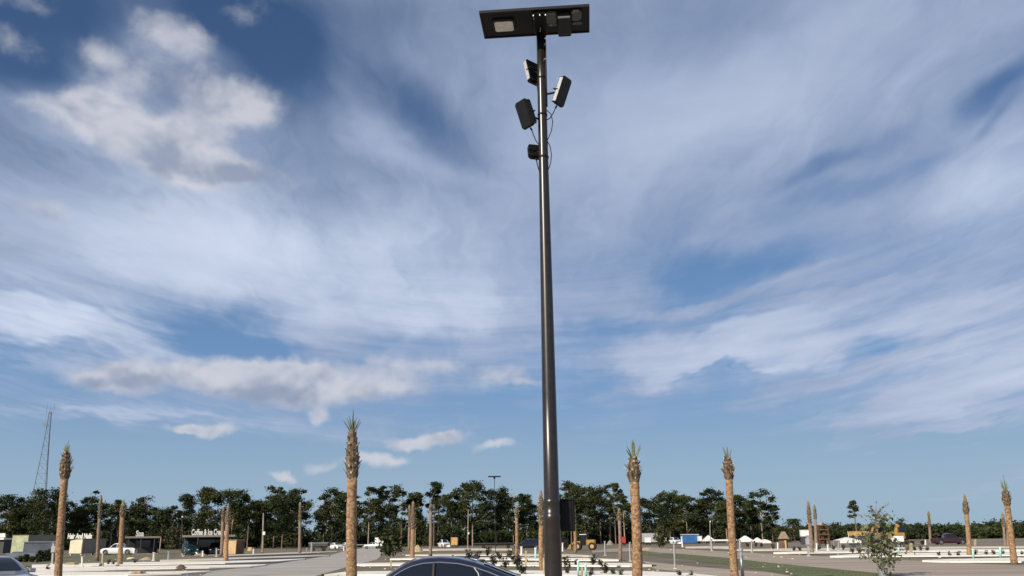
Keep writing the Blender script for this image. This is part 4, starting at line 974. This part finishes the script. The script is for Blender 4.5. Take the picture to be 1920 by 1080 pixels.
# lattice mast
Yt = 300; B = at(66, 1024, Yt); B.z = 0; Tp = at(95, 772, Yt); Ht = Tp.z; lean = Tp.x-B.x
t = empty('radio_mast', B, 'tall thin lattice radio mast rising behind the left pines', 'mast')
def mw(z): u = z/Ht; return 4.0*(1-u)**1.3+.45
LEG = [(math.cos(a), math.sin(a)) for a in (R(205), R(325), R(80))]
mp_ = lambda k, z: Vector((LEG[k][0]*mw(z)+lean*z/Ht, LEG[k][1]*mw(z), z))
for k in range(3): part('mast_leg', MB().tube([mp_(k, z) for z in np.linspace(0, Ht, 14)], .115, 5), M['mast'], t)
zs = [Ht*(1-(1-i/15)**1.25) for i in range(16)]; br = MB()
for i in range(15):
    for k in range(3):
        br.tube([mp_(k, zs[i]), mp_((k+1)%3, zs[i])], .035, 4); br.tube([mp_(k, zs[i]), mp_((k+1)%3, zs[i+1])], .032, 4)
part('bracing', br, M['mast'], t, kind='stuff')
for dx_, hh in ((-1.5, 3.4), (1.1, 3.0), (0, 1.2)): part('antenna', MB().tube([(lean+dx_*.55, 0, Ht-1), (lean+dx_, 0, Ht-.4), (lean+dx_, 0, Ht+hh)], .05, 5), M['mast'], t)
part('dish', lathe(MB(), [(-.25,.7),(-.1,.5),(0,.1)], 12).mesh('dish', M['mast']), None, t, loc=(lean-1.0, -.8, Ht*.90)); part('dish', MB().rbox(-.8,.8,-.5,.5,-.5,.5,.2), M['dgrey'], t, loc=mp_(1, Ht*.36))

# ================================================================== containers, tents and machines along the far edge
def boxtrailer(px, base, top, wpx, m, label, roof_m='white', name='box_trailer', cat='trailer', depth=2.4, gap=.6, yaw=0, wheels=True):
    B = ground(px, base); H = at(px, top, B.y).z; hw = wpx/2/1600*B.y*1.02; t = empty(name, B, label, cat, None, R(yaw))
    part('box', MB().rbox(-hw, hw, 0, depth, gap, H-.12, .06), M[m], t); part('roof', MB().rbox(-hw-.04, hw+.04, -.04, depth+.04, H-.118, H, .06), M[roof_m], t)
    n = max(2, int(hw*2/.9)); rb = MB()
    for k in range(1, n): part('panel_rib', MB().box(-hw+2*hw*k/n-.03, -hw+2*hw*k/n+.03, -.03, -.002, gap+.05, H-.17), M[m], t)
    if wheels:
        for x in (-hw*.55, hw*.55): part('wheel', lathe(MB(), [(-.1,.2),(-.1,.38),(.1,.38),(.1,.2)], 14), M['tyre'], t, loc=(x, .25, .38))
    else: part('skid', MB().box(-hw, hw, .1, depth-.1, 0, gap-.002), M['dgrey'], t)
    return t
boxtrailer(712, 1029, 1008, 18, 'white', 'white box trailer at the far bend of the pale road', depth=2.2)
boxtrailer(852, 1027, 1007.5, 11, 'tan_paint', 'orange box on the far edge right of the white pickup', roof_m='tan_paint', cat='container', name='container', wheels=False)
boxtrailer(1217, 1021, 999.5, 33, 'mgrey', 'long grey trailer just right of the thick palm', roof_m='mgrey', yaw=-6)
boxtrailer(1290, 1019.5, 1001.5, 20, 'blue', 'left blue container with white roof', cat='container', name='container', gap=.2, wheels=False)
boxtrailer(1306, 1019, 1001.5, 11, 'blue', 'right blue container with white roof', cat='container', name='container', gap=.2, wheels=False)
boxtrailer(1314, 1019, 1005, 6, 'white', 'narrow white box against the right blue container', cat='container', name='container', wheels=False)
boxtrailer(1168, 1023, 1006.5, 11, 'red', 'red trailer half behind the slim palm', roof_m='red', cat='trailer')
boxtrailer(1216, 1022, 1007.5, 10, 'white', 'small white trailer in front of the long grey trailer', depth=1.5)
boxtrailer(1246, 1021, 1007, 9, 'offwhite', 'small cream box behind the young tree by the grey trailer', cat='container', name='container', wheels=False)
boxtrailer(1514, 1021, 993.5, 17, 'white', 'white site cabinet on legs left of the leaning bare palms', name='site_cabinet', cat='cabinet', gap=1.6, depth=1.2, wheels=False)
boxtrailer(660, 1029.5, 1021, 96, 'dgrey', 'long dark flatbed trailer behind the tall spiky palm', roof_m='mgrey', name='flatbed_trailer', gap=.75)
boxtrailer(596, 1034, 1017.5, 34, 'dgrey', 'dark flat roofed trailer under the gap in the treeline', roof_m='mgrey', gap=.9, name='flatbed_trailer')
boxtrailer(1722, 1021.5, 1013.5, 34, 'brown', 'low dark brown trailer right of the white hopper', roof_m='brown', name='flatbed_trailer', gap=.6)
boxtrailer(1055, 1030, 1009, 22, 'black2', 'black trailer below the equipment cabinet', roof_m='black', gap=.5)
boxtrailer(1350, 1019, 1011.5, 60, 'white', 'long low white boat cover left of the slim palm', name='covered_boat', cat='boat', gap=.6, depth=2)
boxtrailer(930, 1029, 1018, 78, 'black2', 'low black flatbed behind the shrubs right of the navy car', roof_m='dgrey', name='flatbed_trailer', gap=.7)
def tent(px, base, top, eave, wpx, label):
    B = ground(px, base); H = at(px, top, B.y).z; E = at(px, eave, B.y).z; hw = wpx/2/1600*B.y; t = empty('tent', B, label, 'tent', 'white tents along the far edge')
    v = [(-hw,0,E),(hw,0,E),(hw,3,E),(-hw,3,E),(-hw*.15,1.5,H),(hw*.15,1.5,H)]
    part('canopy', MB().add(v, [(0,1,5,4),(1,2,5),(2,3,4,5),(3,0,4),(3,2,1,0)]), M['white'], t); part('valance', MB().box(-hw-.02, hw+.02, -.04, -.004, E-.4, E), M['white'], t)
    for x in (-hw+.06, hw-.06):
        for y in (.06, 2.94): part('leg', MB().box(x-.04, x+.04, y-.04, y+.04, 0, E-.004), M['mgrey'], t)
    return t
tent(1331, 1019, 1004, 1012, 17, 'white peaked tent right of the blue containers'); tent(1401, 1020, 1004.5, 1013, 23, 'largest white peaked tent, right of the slim palm')
tent(1424, 1020, 1008, 1014, 14, 'middle white tent right of the slim palm'); tent(1438, 1020.5, 1011, 1015, 16, 'lowest white tent at the end of the tent row')
tent(1596, 1026, 1007.5, 1013, 38, 'flat white canopy left of the orange bin')
# brown hut
B = ground(1471.5, 1029); t = empty('hut', B, 'little brown hut with hipped roof among low bushes', 'hut', None, R(-20)); s_ = B.y/1600
part('roof', MB().add([(-10*s_,-1.2,1.35),(10*s_,-1.2,1.35),(10*s_,1.6,1.35),(-10*s_,1.6,1.35),(-3*s_,.2,2.35),(3*s_,.2,2.35)], [(0,1,5,4),(1,2,5),(2,3,4,5),(3,0,4),(3,2,1,0)]), M['hut_roof'], t); part('wall', MB().box(-8*s_, 5*s_, -.8, 1.2, 0, 1.348), M['brown'], t); part('door', MB().box(1.5*s_, 4*s_, -.84, -.803, 0, 1.2), M['plywood'], t)
# wheel loader
def loader(px, base, hpx, label, m, s=1.0, yaw=180):
    B = ground(px, base); t = empty('wheel_loader', B, label, 'loader', None, R(yaw)); k = hpx/1600*B.y/2.9
    X = Matrix.Scale(k, 4)
    part('engine_body', MB().rbox(-1.9, -.2, -.8, .8, .9, 1.9, .2, X=X), M[m], t); part('cab', MB().rbox(-.2, .9, -.75, .75, .9, 2.75, .15, X=X), M['glass'], t); part('cab_roof', MB().rbox(-.3, 1.0, -.85, .85, 2.76, 2.9, .12, X=X), M['white'], t)
    part('front_frame', MB().box(.9, 1.9, -.5, .5, .7, 1.4, X=X), M[m], t)
    for y in (-.45, .45): part('arm', MB().tube([X@Vector(v) for v in ((1.0,y,1.5),(2.0,y,1.6),(2.7,y,.6))], .13*k, 6), M[m], t)
    b = MB(); b.add([X@Vector(v) for v in ((2.6,-1,.3),(2.6,1,.3),(2.6,1,1.2),(2.6,-1,1.2),(3.4,-1,.25),(3.4,1,.25))], [(0,1,2,3),(0,4,5,1),(0,3,4),(1,5,2)]); part('bucket', b, M[m], t)
    for x in (-1.3, 1.4):
        for y in (-.95, .95):
            w = part('wheel', lathe(MB(), [(-.25*k,.4*k),(-.25*k,.72*k),(.25*k,.72*k),(.25*k,.4*k)], 16), M['tyre'], t, loc=(x*k, y*k, .72*k)); part('rim', lathe(MB(), [(-.27*k,.35*k),(.27*k,.35*k)], 12), M['tan_paint'], w)
loader(1098, 1032, 28, 'yellow wheel loader with big tyres right of the cabinet', 'yellow', yaw=170)
loader(278, 1038, 15, 'small yellow machine parked right of the spa', 'tan_paint', yaw=20)
def excavator(px, base, label, boom, m):
    B = ground(px, base); t = empty('excavator', B, label, 'excavator', None, 0)
    for y in (-.9, .9): part('track', MB().rbox(-1.7, 1.7, y-.3, y+.3, 0, .8, .3), M['tyre'], t)
    part('engine_body', MB().rbox(-1.6, 1.2, -1.1, 1.1, .95, 2.1, .25), M[m], t); part('cab', MB().rbox(.1, 1.4, -1.05, -.05, 2.102, 3.1, .12), M['glass'], t)
    pts = [B0 for B0 in (at(x, y, B.y)-Vector(B) for x, y in boom)]
    part('boom', MB().tube([Vector((p.x, p.y, p.z)) for p in pts[:3]], [.34, .42, .26], 6), M[m], t); part('stick', MB().tube([pts[2]+Vector((0,.05,0)), pts[3]], [.24, .2], 6), M[m], t)
    part('bucket', MB().rbox(-.5, .5, -.5, .5, -.9, 0, .15, X=Matrix.Translation(pts[3])), M['rust'], t)
    part('boom_cylinder', MB().tube([pts[0]+Vector((.6,0,-.3)), (pts[0]+pts[1])/2+Vector((.3,0,-.2))], .10, 6), M['mgrey'], t)
excavator(1641, 1021, 'yellow excavator with raised arm behind the young leafy tree', [(1648,1006),(1645,984),(1637,990),(1631,1012)], 'yellow')
excavator(1684, 1021, 'yellow excavator with bent arm right of the young leafy tree', [(1678,1008),(1683,984),(1689,992),(1694,1008)], 'yellow')
excavator(1617, 1022, 'excavator hidden behind the orange bin', [(1612,1010),(1612,1003),(1616,1001),(1620,1008)], 'tan_paint')
boxtrailer(1618, 1023, 996, 28, 'tan_paint', 'orange bin raised beside the white canopy', roof_m='tan_paint', name='skip_bin', cat='bin', gap=1.6, wheels=False)
boxtrailer(1601, 1022.5, 996.5, 8, 'white', 'small white box against the left of the orange bin', name='container', cat='container', gap=1.4, wheels=False, depth=1.2)
B = ground(1689, 1027); t = empty('hopper', B, 'white hopper on legs right of the young leafy tree', 'hopper'); s_ = B.y/1600
part('hopper_body', MB().rbox(-9*s_, 9*s_, 0, 1.6, at(1689,1016,B.y).z, at(1689,1005,B.y).z, .15), M['white'], t)
for x in (-7, 7):
    for y in (.15, 1.4): part('leg', MB().box(x*s_-.08, x*s_+.08, y-.08, y+.08, 0, at(1689,1016,B.y).z-.002), M['dgrey'], t)
part('hopper_chute', MB().tube([(0,.8,at(1689,1016,B.y).z-.01),(0,.8,at(1689,1021,B.y).z)], [.5,.25], 8), M['mgrey'], t)
# drill tower
B = ground(1547, 1023); t = empty('drill_rig', B, 'rusty brown drill rig with open frame behind the leaning palms', 'drill rig'); s_ = B.y/1600
for x in (-9, 8):
    for y in (0, 1.8): part('frame_leg', MB().box(x*s_-.12, x*s_+.12, y-.12, y+.12, 0, at(1547,985,B.y).z), M['rust'], t)
for pz in (1012, 1003, 994, 986): part('platform', MB().box(-10*s_, 9*s_, -.2, 2.0, at(1547,pz,B.y).z, at(1547,pz,B.y).z+.18), M['brown'], t)
part('engine_body', MB().rbox(-7*s_, 2*s_, .2, 1.7, .3, at(1547,1004,B.y).z-.01, .2), M['rust'], t); part('engine_body', MB().rbox(-1*s_, 6*s_, .3, 1.6, at(1547,1003,B.y).z+.19, at(1547,995,B.y).z, .15), M['rust'], t)
part('exhaust_stack', MB().tube([(-1*s_,.8,at(1547,986,B.y).z+.1),(-1*s_,.8,at(1547,980,B.y).z)], .35, 8), M['stake'], t)
# heaps, blocks and rubble
def heap(px, base, wpx, hpx, m, label, name='dirt_heap', cat='heap'):
    B = ground(px, base); g = np.random.default_rng(int(px)); w = wpx/2/1600*B.y; h = hpx/1600*B.y; vs, fs = [], []
    for i in range(9):
        for k in range(18):
            r = i/8; a = 2*math.pi*k/18; q = 1+g.uniform(-.1, .1); vs.append((math.cos(a)*w*r*q, math.sin(a)*w*r*q*.8, max(0, h*(1-r**1.5)*(1+g.uniform(-.12, .12))) if i < 8 else -.02))
    for i in range(8):
        for k in range(18): fs.append((i*18+k, (i+1)*18+k, (i+1)*18+(k+1)%18, i*18+(k+1)%18))
    o = part(name, MB().add(vs, fs), m, None, loc=(B.x, B.y, 0)); return tag(o, label, cat)
heap(339, 1067.5, 26, 8, M['brown'], 'dark brown soil heap on the nearest left pads'); heap(783, 1035, 22, 12, M['stake'], 'sandy heap behind the ragged palm')
heap(1144, 1022, 14, 8, M['cgrey'], 'grey dirt heap at the foot of the pale grey palm'); heap(1213, 1030.5, 30, 3, M['stake'], 'low sandy heap at the start of the limerock road')
heap(372, 1041, 30, 7, M['stake'], 'pale rubble heap in front of the coffee kiosk'); heap(275, 1050, 26, 5, M['stake'], 'pale rubble heap in front of the spa'); heap(92, 1061.5, 14, 3, M['brown'], 'small dark soil heap left of the leftmost tall palm')
for px, py, w, h, lab in ((245,1050,16,5,'jagged pale block beside the first salon palms'),(343,1041,7,5,'white boulder left of the rubble by the coffee kiosk'),(134,1061,20,6,'brown stack of timber right of the leftmost tall palm'),(258,1079,22,8,'brown pallet on the nearest left pad')):
    B = ground(px, py); t = empty('pallet_stack' if 'brown' in lab else 'stone_block', B, lab, 'pallet' if 'pallet' in lab else 'timber stack' if 'timber' in lab else 'boulder', None, .1); s_ = B.y/1600
    if 'brown' in lab:
        for k in range(4): part('plank', MB().box(-w/2*s_+.05*k, w/2*s_-.03*k, -.5, .5, k*h*s_/4+.01, (k+1)*h*s_/4-.01), M['stake'], t)
    else:
        g = np.random.default_rng(int(px)); bm = bmesh.new(); bmesh.ops.create_icosphere(bm, subdivisions=2, radius=1)
        for v in bm.verts: v.co = Vector((v.co.x*w/2*s_, v.co.y*w/2*s_*.8, (v.co.z*.5+.45)*h*s_))*float(1+g.uniform(-.14, .14))
        me = bpy.data.meshes.new('stone'); bm.to_mesh(me); bm.free(); me.materials.append(M['offwhite']); part('stone', me, None, t)
# loose pale stones and litter on the ground, and patches of weed
g = np.random.default_rng(77); mb = MB()
for i in range(240):
    px, py = g.uniform(-20, 1940), 1024+56*g.uniform(0, 1)**.8
    if 380 < px < 640 and py > 1040 or px > 1500 and py > 1048: continue
    B = ground(px, py); s_ = g.uniform(.025, .08)*(B.y/60)**.5; h = s_*g.uniform(.5, 1.0)
    mb.rbox(B.x-s_, B.x+s_, B.y-s_*.7, B.y+s_*.7, .012, .012+h, s_*.3)
tag(part('rubble', mb, M['offwhite'], None), 'loose pale stones scattered over the dirt', 'rubble', kind='stuff')
mb = MB(); C = []
for pts, old in PADS:
    for (xa, aa, ba), (xb, ab, bb2) in zip(pts[:-1], pts[1:]):
        for q in range(int(abs(xb-xa)*.9)):
            u = g.uniform(0, 1); px = xa+(xb-xa)*u; py = ba+(bb2-ba)*u+g.uniform(.5, 1.6 if ba > 1050 else 1.0); B = ground(px, py)
            for r_ in range(4): C.append((B.x+g.normal()*.15, B.y-abs(g.normal())*.5-.25, g.uniform(.0, .05)))
tag(part('weeds', MB().leaves(np.array(C), .07, g, flat=-.3), M['oak'], None), 'rough green weeds along the edges of the pads', 'weeds', kind='stuff')
mb = MB(); C = []
for q in range(2600):
    px = g.uniform(1205, 1700); lo_ = np.interp(px, [1205,1270,1375,1440,1640,1720], [1034,1038.6,1047.6,1055.8,1075,1083]); hi_ = np.interp(px, [1205,1300,1380,1440,1560], [1039.6,1049.6,1060.6,1070,1089]); B = ground(px, g.uniform(lo_, min(hi_, 1086)))
    C.append((B.x, B.y, g.uniform(.0, .02)))
tag(part('grass', MB().leaves(np.array(C), .035, g, flat=-.3), M['grass'], None), 'mown green grass of the verge beside the limerock road', 'grass', kind='stuff')
